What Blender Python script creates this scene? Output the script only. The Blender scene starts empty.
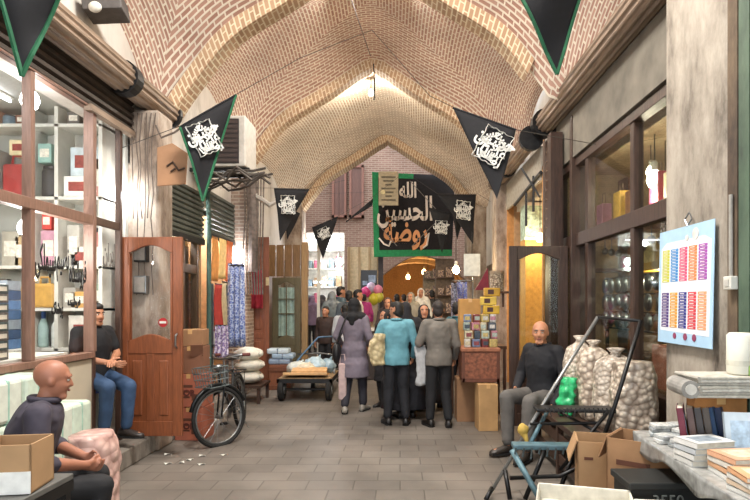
import bpy, bmesh, math, random, unicodedata
from mathutils import Vector, Matrix, noise
random.seed(7)
sc = bpy.context.scene
COL = sc.collection
R = math.radians

# ------------------------------------------------------------------ camera
cam_d = bpy.data.cameras.new('camera')
cam = bpy.data.objects.new('camera', cam_d); COL.objects.link(cam)
cam.location = (0, 0, 1.65); cam.rotation_euler = (R(90), 0, 0)
cam_d.sensor_width = 36; cam_d.lens = 560/750*36
cam_d.shift_x = -25/750; cam_d.shift_y = 53/750
cam_d.clip_start = 0.05
sc.camera = cam
# ------------------------------------------------------------------ world, area lights, exposure
w = bpy.data.worlds.new('daylight'); sc.world = w; w.use_nodes = True
w.node_tree.nodes['Background'].inputs[0].default_value = (.86, .93, 1, 1)
w.node_tree.nodes['Background'].inputs[1].default_value = 3.0
sc.view_settings.view_transform = 'Standard'; sc.view_settings.look = 'None'
sc.view_settings.gamma = 1; sc.view_settings.exposure = 0.16
def area(loc, sx, sy, e, col, rot=(0, 0, 0)):
    l = bpy.data.lights.new('crown_fill', 'AREA'); l.shape = 'RECTANGLE'; l.size = sx; l.size_y = sy; l.energy = e; l.color = col
    o = bpy.data.objects.new('crown_fill', l); COL.objects.link(o); o.location = loc; o.rotation_euler = rot
area((-.4, 3.6, 6.15), 1.2, 1.2, 420, (1, .96, .9))           # added fill lights below the closed vault crowns; no wells modelled
area((-.45, 7.6, 6.05), .7, .7, 170, (1, .95, .87))
def point(loc, e, col=(1, .85, .65), r=.06):
    l = bpy.data.lights.new('lamp_light', 'POINT'); l.energy = e; l.color = col; l.shadow_soft_size = r
    o = bpy.data.objects.new('lamp_light', l); COL.objects.link(o); o.location = loc

# ------------------------------------------------------------------ helpers
def lin(h):
    h = h.lstrip('#')
    f = lambda c: c/12.92 if c <= .04045 else ((c+.055)/1.055)**2.4
    return tuple(f(int(h[i:i+2], 16)/255) for i in (0, 2, 4)) + (1,)
def nd(nt, t, **kw):
    n = nt.nodes.new(t)
    for k, v in kw.items(): setattr(n, k, v)
    return n
MATS = {}
def mat(h, rough=.7, metal=0, var=.18, scale=14, bump=0, trans=0, name=None, coords='Object', stretch=None):
    key = (h, rough, metal, var, scale, bump, trans, stretch)
    if key in MATS: return MATS[key]
    m = bpy.data.materials.new(name or 'surface'); m.use_nodes = True; nt = m.node_tree
    b = nt.nodes['Principled BSDF']; b.inputs['Roughness'].default_value = rough; b.inputs['Metallic'].default_value = metal
    tc = nd(nt, 'ShaderNodeTexCoord'); n = nd(nt, 'ShaderNodeTexNoise'); n.inputs['Scale'].default_value = scale; n.inputs['Detail'].default_value = 5
    if stretch:
        mp = nd(nt, 'ShaderNodeMapping'); mp.inputs['Scale'].default_value = stretch
        nt.links.new(tc.outputs[coords], mp.inputs[0]); nt.links.new(mp.outputs[0], n.inputs['Vector'])
    else: nt.links.new(tc.outputs[coords], n.inputs['Vector'])
    r = nd(nt, 'ShaderNodeValToRGB'); c = lin(h)
    r.color_ramp.elements[0].position = .3; r.color_ramp.elements[1].position = .7
    r.color_ramp.elements[0].color = tuple(x*(1-var) for x in c[:3])+(1,); r.color_ramp.elements[1].color = tuple(min(1, x*(1+var)) for x in c[:3])+(1,)
    nt.links.new(n.outputs[0], r.inputs[0]); nt.links.new(r.outputs[0], b.inputs['Base Color'])
    if bump:
        bp = nd(nt, 'ShaderNodeBump'); bp.inputs['Strength'].default_value = bump; bp.inputs['Distance'].default_value = .01
        nt.links.new(n.outputs[0], bp.inputs['Height']); nt.links.new(bp.outputs[0], b.inputs['Normal'])
    if trans: b.inputs['Transmission Weight'].default_value = trans
    MATS[key] = m; return m
def wood(h, var=.35): return mat(h, .45, var=var, scale=9, bump=.15, stretch=(6, 6, .7))
def emit(h, s):
    m = bpy.data.materials.new('glow'); m.use_nodes = True; b = m.node_tree.nodes['Principled BSDF']
    b.inputs['Base Color'].default_value = lin(h); b.inputs['Emission Color'].default_value = lin(h); b.inputs['Emission Strength'].default_value = s
    return m
def glass_mat(refl=.1, tint='#ffffff'):
    m = bpy.data.materials.new('pane_glass'); m.use_nodes = True; nt = m.node_tree; nt.nodes.clear()
    o = nd(nt, 'ShaderNodeOutputMaterial'); mx = nd(nt, 'ShaderNodeMixShader'); t = nd(nt, 'ShaderNodeBsdfTransparent'); g = nd(nt, 'ShaderNodeBsdfGlossy')
    t.inputs[0].default_value = lin(tint); g.inputs['Roughness'].default_value = .03
    fr = nd(nt, 'ShaderNodeLayerWeight'); fr.inputs[0].default_value = .5
    pw = nd(nt, 'ShaderNodeMath', operation='POWER'); pw.inputs[1].default_value = 4; nt.links.new(fr.outputs['Facing'], pw.inputs[0])
    ml = nd(nt, 'ShaderNodeMath', operation='MULTIPLY_ADD'); ml.inputs[1].default_value = refl*5; ml.inputs[2].default_value = refl*.25
    nt.links.new(pw.outputs[0], ml.inputs[0]); nt.links.new(ml.outputs[0], mx.inputs[0])
    nt.links.new(t.outputs[0], mx.inputs[1]); nt.links.new(g.outputs[0], mx.inputs[2]); nt.links.new(mx.outputs[0], o.inputs[0]); return m
def brick_mat(c1, c2, mort, bw=.23, bh=.062, ms=.011, two=False, attr='uva', bump=.5, rough=.85, off=.5, stain=.25):
    m = bpy.data.materials.new('brickwork'); m.use_nodes = True; nt = m.node_tree; b = nt.nodes['Principled BSDF']; b.inputs['Roughness'].default_value = rough
    def br(uv):
        t = nd(nt, 'ShaderNodeTexBrick'); t.offset = off
        t.inputs['Color1'].default_value = lin(c1); t.inputs['Color2'].default_value = lin(c2); t.inputs['Mortar'].default_value = lin(mort)
        t.inputs['Scale'].default_value = 1; t.inputs['Mortar Size'].default_value = ms; t.inputs['Mortar Smooth'].default_value = .25; t.inputs['Bias'].default_value = -.1
        t.inputs['Brick Width'].default_value = bw; t.inputs['Row Height'].default_value = bh
        u = nd(nt, 'ShaderNodeUVMap', uv_map=uv); nt.links.new(u.outputs[0], t.inputs['Vector']); return t, u
    a, ua = br('uva'); col, fac = a.outputs['Color'], a.outputs['Fac']
    if two:
        b2, ub = br('uvb'); at = nd(nt, 'ShaderNodeAttribute', attribute_name='zone')
        gt = nd(nt, 'ShaderNodeMath', operation='GREATER_THAN'); gt.inputs[1].default_value = 0; nt.links.new(at.outputs['Fac'], gt.inputs[0])
        mx = nd(nt, 'ShaderNodeMix', data_type='RGBA'); nt.links.new(gt.outputs[0], mx.inputs[0]); nt.links.new(a.outputs['Color'], mx.inputs[6]); nt.links.new(b2.outputs['Color'], mx.inputs[7]); col = mx.outputs[2]
        m2 = nd(nt, 'ShaderNodeMix', data_type='FLOAT'); nt.links.new(gt.outputs[0], m2.inputs[0]); nt.links.new(a.outputs['Fac'], m2.inputs[2]); nt.links.new(b2.outputs['Fac'], m2.inputs[3]); fac = m2.outputs[0]
    tc = nd(nt, 'ShaderNodeTexCoord'); n = nd(nt, 'ShaderNodeTexNoise'); n.inputs['Scale'].default_value = 1.1; n.inputs['Detail'].default_value = 6
    nt.links.new(tc.outputs['Object'], n.inputs['Vector'])
    mr = nd(nt, 'ShaderNodeMapRange'); mr.inputs[1].default_value = .3; mr.inputs[2].default_value = .75; mr.inputs[3].default_value = 1-stain; mr.inputs[4].default_value = 1.1
    nt.links.new(n.outputs[0], mr.inputs[0])
    mu = nd(nt, 'ShaderNodeMix', data_type='RGBA', blend_type='MULTIPLY'); mu.inputs[0].default_value = 1
    nt.links.new(col, mu.inputs[6]); nt.links.new(mr.outputs[0], mu.inputs[7]); nt.links.new(mu.outputs[2], b.inputs['Base Color'])
    bp = nd(nt, 'ShaderNodeBump', invert=True); bp.inputs['Strength'].default_value = bump; bp.inputs['Distance'].default_value = .01
    nt.links.new(fac, bp.inputs['Height']); nt.links.new(bp.outputs[0], b.inputs['Normal'])
    return m
def stained(h1, h2, h3, scale=2.2, rough=.85, bump=.4, stretch=(1, 1, .45)):
    m = bpy.data.materials.new('worn_plaster'); m.use_nodes = True; nt = m.node_tree; b = nt.nodes['Principled BSDF']; b.inputs['Roughness'].default_value = rough
    tc = nd(nt, 'ShaderNodeTexCoord'); mp = nd(nt, 'ShaderNodeMapping'); mp.inputs['Scale'].default_value = stretch
    n = nd(nt, 'ShaderNodeTexNoise'); n.inputs['Scale'].default_value = scale; n.inputs['Detail'].default_value = 9; n.inputs['Roughness'].default_value = .68
    nt.links.new(tc.outputs['Object'], mp.inputs[0]); nt.links.new(mp.outputs[0], n.inputs['Vector'])
    r = nd(nt, 'ShaderNodeValToRGB'); e = r.color_ramp.elements; e[0].position = .33; e[0].color = lin(h3); e[1].position = .62; e[1].color = lin(h1)
    k = e.new(.46); k.color = lin(h2)
    nt.links.new(n.outputs[0], r.inputs[0]); nt.links.new(r.outputs[0], b.inputs['Base Color'])
    bp = nd(nt, 'ShaderNodeBump'); bp.inputs['Strength'].default_value = bump; bp.inputs['Distance'].default_value = .02
    nt.links.new(n.outputs[0], bp.inputs['Height']); nt.links.new(bp.outputs[0], b.inputs['Normal']); return m

class MB:
    def __init__(s): s.bm = bmesh.new()
    def bx(s, x0, x1, y0, y1, z0, z1):
        v = [s.bm.verts.new((x, y, z)) for z in (z0, z1) for x, y in ((x0, y0), (x1, y0), (x1, y1), (x0, y1))]
        for f in ((3, 2, 1, 0), (4, 5, 6, 7), (0, 1, 5, 4), (1, 2, 6, 5), (2, 3, 7, 6), (3, 0, 4, 7)): s.bm.faces.new([v[i] for i in f])
        return s
    def box(s, c, d, rot=(0, 0, 0)):
        m = Matrix.Translation(c) @ Matrix.Rotation(rot[2], 4, 'Z') @ Matrix.Rotation(rot[1], 4, 'Y') @ Matrix.Rotation(rot[0], 4, 'X')
        v = [s.bm.verts.new(m @ Vector((x*d[0]/2, y*d[1]/2, z*d[2]/2))) for z in (-1, 1) for x, y in ((-1, -1), (1, -1), (1, 1), (-1, 1))]
        for f in ((3, 2, 1, 0), (4, 5, 6, 7), (0, 1, 5, 4), (1, 2, 6, 5), (2, 3, 7, 6), (3, 0, 4, 7)): s.bm.faces.new([v[i] for i in f])
        return s
    def rings(s, rs, caps=True, closed=False):
        prev = None; first = None
        for ring in rs:
            vs = [s.bm.verts.new(p) for p in ring]
            if prev:
                for i in range(len(vs)): s.bm.faces.new((prev[i], prev[(i+1) % len(vs)], vs[(i+1) % len(vs)], vs[i]))
            else: first = vs
            prev = vs
        if closed:
            for i in range(len(prev)): s.bm.faces.new((prev[i], prev[(i+1) % len(prev)], first[(i+1) % len(prev)], first[i]))
        elif caps:
            s.bm.faces.new(list(reversed(first))); s.bm.faces.new(prev)
        return s
    def cyl(s, p0, p1, r0, r1=None, n=12):
        p0, p1 = Vector(p0), Vector(p1); r1 = r0 if r1 is None else r1
        d = (p1-p0).normalized(); a = d.orthogonal().normalized(); b = d.cross(a)
        return s.rings([[p+(a*math.cos(2*math.pi*i/n)+b*math.sin(2*math.pi*i/n))*r for i in range(n)] for p, r in ((p0, r0), (p1, r1))])
    def tube(s, pts, r, n=8, closed=False):
        pts = [Vector(p) for p in pts]; rs = []; N = len(pts)
        a = None
        for i, p in enumerate(pts):
            d = (pts[(i+1) % N]-pts[i-1]) if closed else (pts[min(i+1, N-1)]-pts[max(i-1, 0)])
            d.normalize()
            if a is None: a = d.orthogonal().normalized()
            a = (a-d*a.dot(d)).normalized(); b = d.cross(a); rr = r[i] if isinstance(r, (list, tuple)) else r
            rs.append([p+(a*math.cos(2*math.pi*k/n)+b*math.sin(2*math.pi*k/n))*rr for k in range(n)])
        return s.rings(rs, closed=closed)
    def cap(s, p0, p1, r0, r1, n=12, m=4):
        p0, p1 = Vector(p0), Vector(p1); d = p1-p0
        d = d.normalized() if d.length > 1e-6 else Vector((0, 0, 1)); a = d.orthogonal().normalized(); b = d.cross(a); rs = []
        for p, r, sg in ((p0, r0, -1), (p1, r1, 1)):
            for k in range(m):
                t = R(84)*k/(m-1); t = R(84)-t if sg < 0 else t
                c = p+d*sg*r*math.sin(t); q = r*math.cos(t)
                rs.append([c+(a*math.cos(2*math.pi*i/n)+b*math.sin(2*math.pi*i/n))*q for i in range(n)])
        return s.rings(rs)
    def ell(s, c, r, rot=None, n=14, m=9):
        M = (rot.to_matrix().to_4x4() if rot is not None else Matrix()); c = Vector(c); rs = []
        for j in range(m):
            t = math.pi*(.03+.94*j/(m-1)); 
            rs.append([c+M @ Vector((r[0]*math.sin(t)*math.cos(2*math.pi*i/n), r[1]*math.sin(t)*math.sin(2*math.pi*i/n), -r[2]*math.cos(t))) for i in range(n)])
        return s.rings(rs)
    def lathe(s, prof, c=(0, 0, 0), n=16):
        c = Vector(c)
        return s.rings([[c+Vector((max(r, .0005)*math.cos(2*math.pi*i/n), max(r, .0005)*math.sin(2*math.pi*i/n), z)) for i in range(n)] for r, z in prof])
    def prism(s, poly, f, d0, d1):
        """poly 2-D outline; f(u,v,d) -> point"""
        a = [s.bm.verts.new(f(u, v, d0)) for u, v in poly]; b = [s.bm.verts.new(f(u, v, d1)) for u, v in poly]; n = len(poly)
        try: s.bm.faces.new(list(reversed(a))); s.bm.faces.new(b)
        except Exception: pass
        for i in range(n): s.bm.faces.new((a[i], a[(i+1) % n], b[(i+1) % n], b[i]))
        return s
    def sheet(s, f, nu, nv):
        g = [[s.bm.verts.new(f(i/nu, j/nv)) for j in range(nv+1)] for i in range(nu+1)]
        for i in range(nu):
            for j in range(nv): s.bm.faces.new((g[i][j], g[i+1][j], g[i+1][j+1], g[i][j+1]))
        return s
    def quad(s, *p):
        s.bm.faces.new([s.bm.verts.new(q) for q in p]); return s
    def join(s, mesh, M):
        n0 = len(s.bm.verts); s.bm.from_mesh(mesh); s.bm.verts.ensure_lookup_table()
        bmesh.ops.transform(s.bm, matrix=M, verts=s.bm.verts[n0:]); return s
def tag(o, label, cat, group=None):
    o['label'] = label; o['category'] = cat
    if group: o['group'] = group
    return o
def obj(name, mb, m, parent=None, smooth=False, bevel=0, solid=0, world=False):
    bmesh.ops.recalc_face_normals(mb.bm, faces=mb.bm.faces)
    if parent is not None and world: bmesh.ops.transform(mb.bm, matrix=world_of(parent).inverted(), verts=mb.bm.verts)
    me = bpy.data.meshes.new(name); mb.bm.to_mesh(me); mb.bm.free()
    for p in me.polygons: p.use_smooth = smooth
    for q in (m if isinstance(m, (list, tuple)) else [m]): me.materials.append(q)
    o = bpy.data.objects.new(name, me); COL.objects.link(o)
    if parent is not None: o.parent = parent
    if solid:
        k = o.modifiers.new('thickness', 'SOLIDIFY'); k.thickness = solid; k.offset = 0
    if bevel:
        k = o.modifiers.new('bevel', 'BEVEL'); k.width = bevel; k.segments = 2; k.limit_method = 'ANGLE'
    return o
def world_of(o):
    M = Matrix.Translation(o.location) @ o.rotation_euler.to_matrix().to_4x4() @ Matrix.Diagonal((*o.scale, 1))
    return world_of(o.parent) @ M if o.parent else M
def thing(name, label, cat, loc=(0, 0, 0), rz=0, group=None):
    o = bpy.data.objects.new(name, None); o.empty_display_size = .1; COL.objects.link(o); o.location = loc; o.rotation_euler = (0, 0, rz); return tag(o, label, cat, group)
def single(name, mb, m, label, cat, group=None, base=None, **kw):
    """one-mesh thing, its origin moved to its base"""
    vs = [v.co for v in mb.bm.verts]
    c = Vector(base) if base else Vector(((min(v.x for v in vs)+max(v.x for v in vs))/2, (min(v.y for v in vs)+max(v.y for v in vs))/2, min(v.z for v in vs)))
    bmesh.ops.translate(mb.bm, vec=-c, verts=mb.bm.verts)
    o = obj(name, mb, m, **kw); o.location = c; return tag(o, label, cat, group)
def struct(name, mb, m, **kw):
    o = obj(name, mb, m, **kw); o['kind'] = 'structure'; return o
def dup(r, loc, rz=None, label=None, group=None, parent=None):
    c = r.copy(); COL.objects.link(c)
    if parent is None:
        c.location = loc
        if rz is not None: c.rotation_euler = (0, 0, rz)
        if label: c['label'] = label
        if group: c['group'] = group
    else: c.parent = parent
    for ch in list(r.children): dup(ch, None, parent=c)
    return c
def W(px, py, Y):
    k = 560/Y; return Vector(((px-400)/k, Y, 1.65-(py-303)/k))
def arabic(s):
    out = []; nj = set('اآدذرزوةء ')
    for i, c in enumerate(s):
        if c == ' ': out.append(c); continue
        nm = unicodedata.name(c); p = i > 0 and s[i-1] not in nj; n = i < len(s)-1 and s[i+1] != ' ' and c not in nj
        f = 'MEDIAL' if p and n else 'FINAL' if p else 'INITIAL' if n else 'ISOLATED'
        try: out.append(unicodedata.lookup(nm+' '+f+' FORM'))
        except KeyError: out.append(c)
    return ''.join(reversed(out))
def text_mesh(s, size=1, bold=0, depth=.002, shear=0):
    cu = bpy.data.curves.new('t', 'FONT'); cu.body = s; cu.size = size; cu.align_x = 'CENTER'; cu.align_y = 'CENTER'; cu.offset = bold; cu.extrude = depth; cu.shear = shear; cu.resolution_u = 3
    o = bpy.data.objects.new('t', cu); COL.objects.link(o); dg = bpy.context.evaluated_depsgraph_get()
    me = bpy.data.meshes.new_from_object(o.evaluated_get(dg)); bpy.data.objects.remove(o); bpy.data.curves.remove(cu); return me
def basis(o, x, y):
    x = Vector(x).normalized(); y = Vector(y); y = (y-x*y.dot(x)).normalized(); z = x.cross(y)
    M = Matrix((x, y, z)).transposed().to_4x4(); M.translation = Vector(o); return M

# ------------------------------------------------------------------ palette
GLASS = glass_mat(.1); GLASS2 = glass_mat(.16, '#f2f6f2')
BRICK = brick_mat('#c79f8d', '#ad8372', '#f0e4d2', .18, .06, .0125, two=True)
BRICK2 = brick_mat('#c9ae95', '#b0957c', '#f0e5d0', .19, .064, .0135, two=True)
RIB = brick_mat('#c2a07f', '#ab886a', '#e6d6b8', .2, .07, .012)
PIERB = brick_mat('#a08a7c', '#7d6a5f', '#b9ad9f', .22, .065, .010)
PLASTER = stained('#d9d4cc', '#c9c3ba', '#a8a196', 1.4, bump=.15)
OLDP = stained('#b3a698', '#8d7c6d', '#57483d', 3.4, bump=.9)
GREYW = stained('#a9a093', '#8a8175', '#554c43', 3.2, bump=.8)
WHITE = mat('#cfcdc3', .5, var=.06)
SHOPWHITE = mat('#b4b5ae', .6, var=.08, scale=3)
CREAM = mat('#b9ad98', .6, var=.1, scale=3)
PINKWOOD = wood('#7c5e50', .2)
DARKWOOD = wood('#3d2b22'); MIDWOOD = wood('#5a3c2a'); DOORWOOD = wood('#7d4527', .22); DOORWOOD2 = wood('#7c4528', .22)
STEEL = mat('#8a8c8c', .35, .9, .15); DARKSTEEL = mat('#2b2b2c', .45, .6, .3); BLACKMET = mat('#151516', .4, .3, .2)
SHUTTER = mat('#877463', .5, .25, .35, 6, stretch=(1, .4, 3)); SHUTTER2 = mat('#3e3630', .5, .5, .3, 6); SHUTTERG = mat('#5c6058', .45, .5, .25, 5)
BLACKCLOTH = mat('#0d0d12', .85, var=.3, scale=30); GREENTRIM = mat('#1d5c3c', .8, var=.2); INKWHITE = mat('#d7d7d2', .8, var=.05); BLACK = mat('#0b0b0c', .6)
CARD = mat('#a98660', .85, var=.12, scale=5); CARD2 = mat('#936d4d', .85, var=.14, scale=5); CARD3 = mat('#7f553f', .85, var=.14, scale=5); TAPE = mat('#c9a06a', .3, var=.05)
SKIN = mat('#b07a5c', .55, var=.08, scale=8); SKIN2 = mat('#9c6750', .5, var=.1, scale=8); HAIRB = mat('#17120f', .6, var=.3, scale=60); HAIRG = mat('#5b5450', .7, var=.3, scale=70)
RUBBER = mat('#161514', .8, var=.2)

# ------------------------------------------------------------------ SETTING
XL, XR = -3.0, 2.25
def fz(y): return 0 if y < 9.7 else min(.45, .45*(y-9.7)/4.5)
mb = MB(); uvp = []
ys = [-4, 2, 5, 8, 9.7, 11, 12.5, 14.2, 17, 31]
mb.sheet(lambda u, v: Vector((-7+14*u, ys[round(v*9)], fz(ys[round(v*9)]))), 2, 9)
FL = brick_mat('#7e766d', '#726a62', '#5f5851', .42, .26, .007, bump=.35, rough=.48, stain=.5)
uv = mb.bm.loops.layers.uv.new('uva')
for f in mb.bm.faces:
    for l in f.loops: l[uv].uv = (l.vert.co.x, l.vert.co.y)
struct('floor', mb, FL)
# raised kerb in front of the left shops
struct('trim_1', MB().bx(-3.4, -2.72, 1.5, 7.0, 0, .19).bx(-3.4, -2.85, 7.0, 10.0, 0, .12), stained('#8d857b', '#766e65', '#4e4841', 4), bevel=.015)

PROF = [(0, 6.04), (.45, 5.72), (.93, 5.4), (1.5, 5.06), (1.75, 4.87), (2.0, 4.55), (2.2, 4.27), (2.41, 4.0), (2.6, 3.6), (2.75, 3.2)]
def P(d):
    d = abs(d)
    for (a, z0), (b, z1) in zip(PROF, PROF[1:]):
        if d <= b: return z0+(z1-z0)*(d-a)/(b-a)
    return PROF[-1][1]
def Ps(d):   # smoothed
    a = abs(d)
    return sum(P(max(0, a+k*.05) if a > .2 else a+(k+4)*.01) for k in range(-4, 5))/9
RIBY = [1.0, 6.9, 10.2, 14.9]; RIBC = [-.4, -.43, -.49, -.33]; HALF = 2.68
def arc_s(d): return math.copysign(sum(math.hypot(d/20, Ps(abs(d)*(i+1)/20)-Ps(abs(d)*i/20)) for i in range(20)), d)
ARCS = {}
def vault(i, m, rise, lun, ex):
    y0, y1 = RIBY[i], RIBY[i+1]; nu, nv = 64, 40; b = MB(); bm = b.bm
    la = bm.loops.layers.uv.new('uva'); lb = bm.loops.layers.uv.new('uvb'); zn = bm.verts.layers.float.new('zone'); info = {}
    g = []
    for a in range(nu+1):
        row = []
        d = -HALF+2*HALF*a/nu; s = arc_s(d); u = abs(d)/HALF
        for c in range(nv+1):
            t = c/nv; v = 2*t-1; y = y0+(y1-y0)*t; cx = RIBC[i]+(RIBC[i+1]-RIBC[i])*t
            B = lun*(1-abs(v)**ex)
            k = 1-v*v; z = Ps(math.sqrt(d*d+(.6*k)**2))+B*u**3+(rise+.32)*k*(1-u*u)
            if d > 0: z = max(z, 4.06+.1*abs(v))
            q = bm.verts.new((cx+d, y, z)); q[zn] = u*1.02-abs(v); info[q] = (s, y-(y0+y1)/2); row.append(q)
        g.append(row)
    for a in range(nu):
        for c in range(nv):
            f = bm.faces.new((g[a][c], g[a][c+1], g[a+1][c+1], g[a+1][c]))
            for l in f.loops:
                s, yy = info[l.vert]; l[la].uv = (s, yy); l[lb].uv = (yy*1.05, s)
    struct('ceiling', b, m, smooth=True)
vault(0, BRICK, .45, 1.5, 4); vault(1, BRICK, .3, 1.6, 2.4); vault(2, BRICK2, .3, 1.3, 2.4)
def rib(i, dl, dr, wid=.28, drop=.09):
    b = MB(); bm = b.bm; la = bm.loops.layers.uv.new('uva'); y = RIBY[i]; cx = RIBC[i]; N = 60; rows = []
    for k in range(N+1):
        d = dl+(dr-dl)*k/N; s = arc_s(d); e = .02
        tz = (Ps(d+e)-Ps(d-e)); nrm = Vector((tz, -2*e)).normalized()  # inward
        if nrm.y > 0: nrm = -nrm
        o = Vector((cx+d, Ps(d)+.12)); n = Vector((cx+d, Ps(d)))+nrm*drop
        rows.append(([bm.verts.new((o.x, y-wid/2, o.y)), bm.verts.new((n.x, y-wid/2, n.y)), bm.verts.new((n.x, y+wid/2, n.y)), bm.verts.new((o.x, y+wid/2, o.y))], s))
    for (a, s0), (c, s1) in zip(rows, rows[1:]):
        for j, (t0, t1) in enumerate(((0, .25), (.25, .25+wid), (.6, .85))):
            f = bm.faces.new((a[j], a[j+1], c[j+1], c[j]))
            for l in f.loops:
                sv = s0 if l.vert in a else s1; tv = t0 if l.vert in (a[j], c[j]) else t1; l[la].uv = (tv, sv)
    bm.faces.new(rows[0][0]); bm.faces.new(rows[-1][0])
    struct('trim_2', b, RIB)
rib(1, -2.45, 2.05); rib(2, -2.55, 2.4); rib(3, -2.6, 2.6, .5); rib(0, -2.6, 2.6)

# upper walls with the white lunettes, piers, stub walls
def wallpiece(name, x0, x1, y0, y1, z0, z1, m): struct(name, MB().bx(x0, x1, y0, y1, z0, z1), m)
for (y0, y1, z) in ((-4, 6.22, 3.55), (6.22, 8.5, 3.2), (8.5, 10.0, 3.1), (10.0, 15.2, 2.75)): wallpiece('wall_left', -3.25, XL, y0, y1, z, 5.6, PLASTER)
for (y0, y1, z) in ((-4, 7.75, 3.41), (7.75, 10.9, 3.4), (10.9, 15.2, 2.6)): wallpiece('wall_right', XR, 2.5, y0, y1, z, 5.6, PLASTER)
def pier(name, x0, x1, y0, y1, z1, m):
    b = MB(); b.bx(x0, x1, y0, y1, 0, z1); la = b.bm.loops.layers.uv.new('uva'); b.bm.faces.ensure_lookup_table()
    for f in b.bm.faces:
        f.normal_update()
        for l in f.loops:
            c = l.vert.co; l[la].uv = (c.y if abs(f.normal.x) > .5 else c.x, c.z)
    struct(name, b, m, bevel=.03)
pier('wall_left', -3.25, -2.68, 6.22, 6.62, 3.8, OLDP)
pier('wall_left', -3.25, -2.72, 9.95, 10.45, 4.0, PIERB)
pier('wall_left', -3.25, -2.55, 14.6, 15.2, 4.2, OLDP)
pier('wall_right', 2.1, 2.5, 7.75, 8.15, 4.0, DARKWOOD)
pier('wall_right', 1.85, 2.5, 10.9, 11.25, 4.2, OLDP)
pier('wall_right', 1.75, 2.5, 14.6, 15.2, 4.2, OLDP)
pier('wall_right', 2.0, 2.5, 3.42, 4.23, 5.0, GREYW)           # big worn pillar by the poster
wallpiece('wall_right', 2.0, 2.5, 3.32, 3.42, 0, 5, stained('#6b5a46', '#4a3c30', '#2c241e', 3))
struct('door_2', MB().bx(2.03, 2.5, 2.2, 3.32, 0, 5).bx(1.995, 2.04, 3.2, 3.3, 0, 5).bx(2.0, 2.04, 2.7, 2.8, 0, 5), stained('#4f6350', '#3c4f40', '#28352c', 3, rough=.5))
wallpiece('wall_right', 2.25, 2.5, -4, 2.2, 0, 5, PLASTER)
wallpiece('wall_left', -3.3, -3.2, -4, 1.5, 0, 5, PLASTER)
wallpiece('wall_right', XR, 2.5, 4.23, 7.75, 0, .5, DARKWOOD)

# shop rooms -------------------------------------------------------
def room(x0, x1, y0, y1, z0, z1, m, side, fm):
    b = MB(); t = .06; s = 'wall_'+side
    struct(s, MB().bx(x0-t, x0, y0, y1, z0, z1) if side == 'left' else MB().bx(x1, x1+t, y0, y1, z0, z1), m)
    struct(s, MB().bx(x0, x1, y1, y1+t, z0, z1), m); struct(s, MB().bx(x0, x1, y0-t, y0, z0, z1), m)
    struct('ceiling', MB().bx(x0, x1, y0, y1, z1, z1+t), m); struct('floor', MB().bx(x0, x1, y0, y1, z0-t, z0), fm)
room(-5.4, -3.02, 1.5, 6.16, .19, 3.72, SHOPWHITE, 'left', CREAM)
room(-4.6, -3.26, 6.65, 8.5, .12, 3.2, mat('#b89c6c', .7), 'left', CREAM)
room(-4.6, -3.06, 8.62, 9.9, .12, 3.1, mat('#b08a62', .7), 'left', CREAM)
room(-4.4, -3.1, 10.5, 14.55, .3, 2.75, mat('#8d7a62', .7), 'left', CREAM)
room(2.3, 4.4, 4.25, 7.7, .3, 3.41, mat('#a89270', .7), 'right', MIDWOOD)
room(2.08, 4.2, 8.2, 10.85, .1, 3.6, mat('#c08a50', .7), 'right', MIDWOOD)
room(2.3, 4.2, 11.3, 14.55, .2, 2.6, mat('#9a8a72', .7), 'right', MIDWOOD)

# window fronts (structure)
def front(name, x, y0, y1, z0, z1, mull, trans, m, w=.07, t=.05, glass=GLASS):
    f = MB(); f.bx(x-t, x+t, y0, y1, z0-w, z0).bx(x-t, x+t, y0, y1, z1-w/2, z1+w/2)
    f.bx(x-t, x+t, y0-w/2, y0+w/2, z0, z1).bx(x-t, x+t, y1-w/2, y1+w/2, z0, z1)
    for a in trans: f.bx(x-t*.9, x+t*.9, y0, y1, a-w*.8, a+w*.8)
    for a in mull: f.bx(x-t*.8, x+t*.8, a-w*.45, a+w*.45, z0, z1)
    o = struct(name, f, m, bevel=.006)
    obj('window_pane', MB().bx(x-.004, x+.004, y0, y1, z0, z1), glass, o)
front('window_1', XL, 1.5, 5.42, 1.18, 3.55, (2.5, 3.5, 4.52), (2.45,), PINKWOOD, .058)
struct('wall_left', MB().bx(-3.03, -2.98, 1.5, 5.42, .19, 1.11), CREAM)
struct('trim_3', MB().bx(-3.03, -2.97, 5.41, 5.47, .19, 3.56).bx(-3.03, -2.97, 5.95, 6.0, .19, 3.56).bx(-3.02, -2.98, 5.47, 5.95, 2.42, 2.5), wood('#4a352b', .25), bevel=.006)
o = struct('window_2', MB().bx(-3.03, -2.99, 5.49, 5.93, 3.5, 3.56), PINKWOOD); obj('window_pane', MB().bx(-3.004, -2.996, 5.49, 5.93, 2.52, 3.5), GLASS, o)
front('window_3', XR, 4.23, 7.75, .85, 3.41, (5.32, 6.62), (2.44,), DARKWOOD, .1, .06, GLASS2)
struct('trim_4', MB().bx(2.15, 2.34, 7.0, 7.1, .5, 4.0), DARKWOOD)
front('window_4', -3.1, 6.66, 8.45, .9, 2.6, (7.3, 7.95), (2.15,), wood('#4c3a2a'), .08, .05)
struct('wall_left', MB().bx(-3.14, -3.05, 6.62, 8.5, .1, .85), wood('#6b5136'))
# wooden facade left of the far bay
mb = MB()
for k in range(9): mb.bx(-3.05, -2.98, 10.5+k*.45, 10.5+k*.45+.42, .2, 2.75)
struct('wall_left', mb, wood('#6d5138'))
mb = MB()
for k in range(7): mb.bx(2.23, 2.3, 11.25+k*.45, 11.25+k*.45+.42, .2, 2.6)
struct('wall_right', mb, wood('#6b5a48'))

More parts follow.
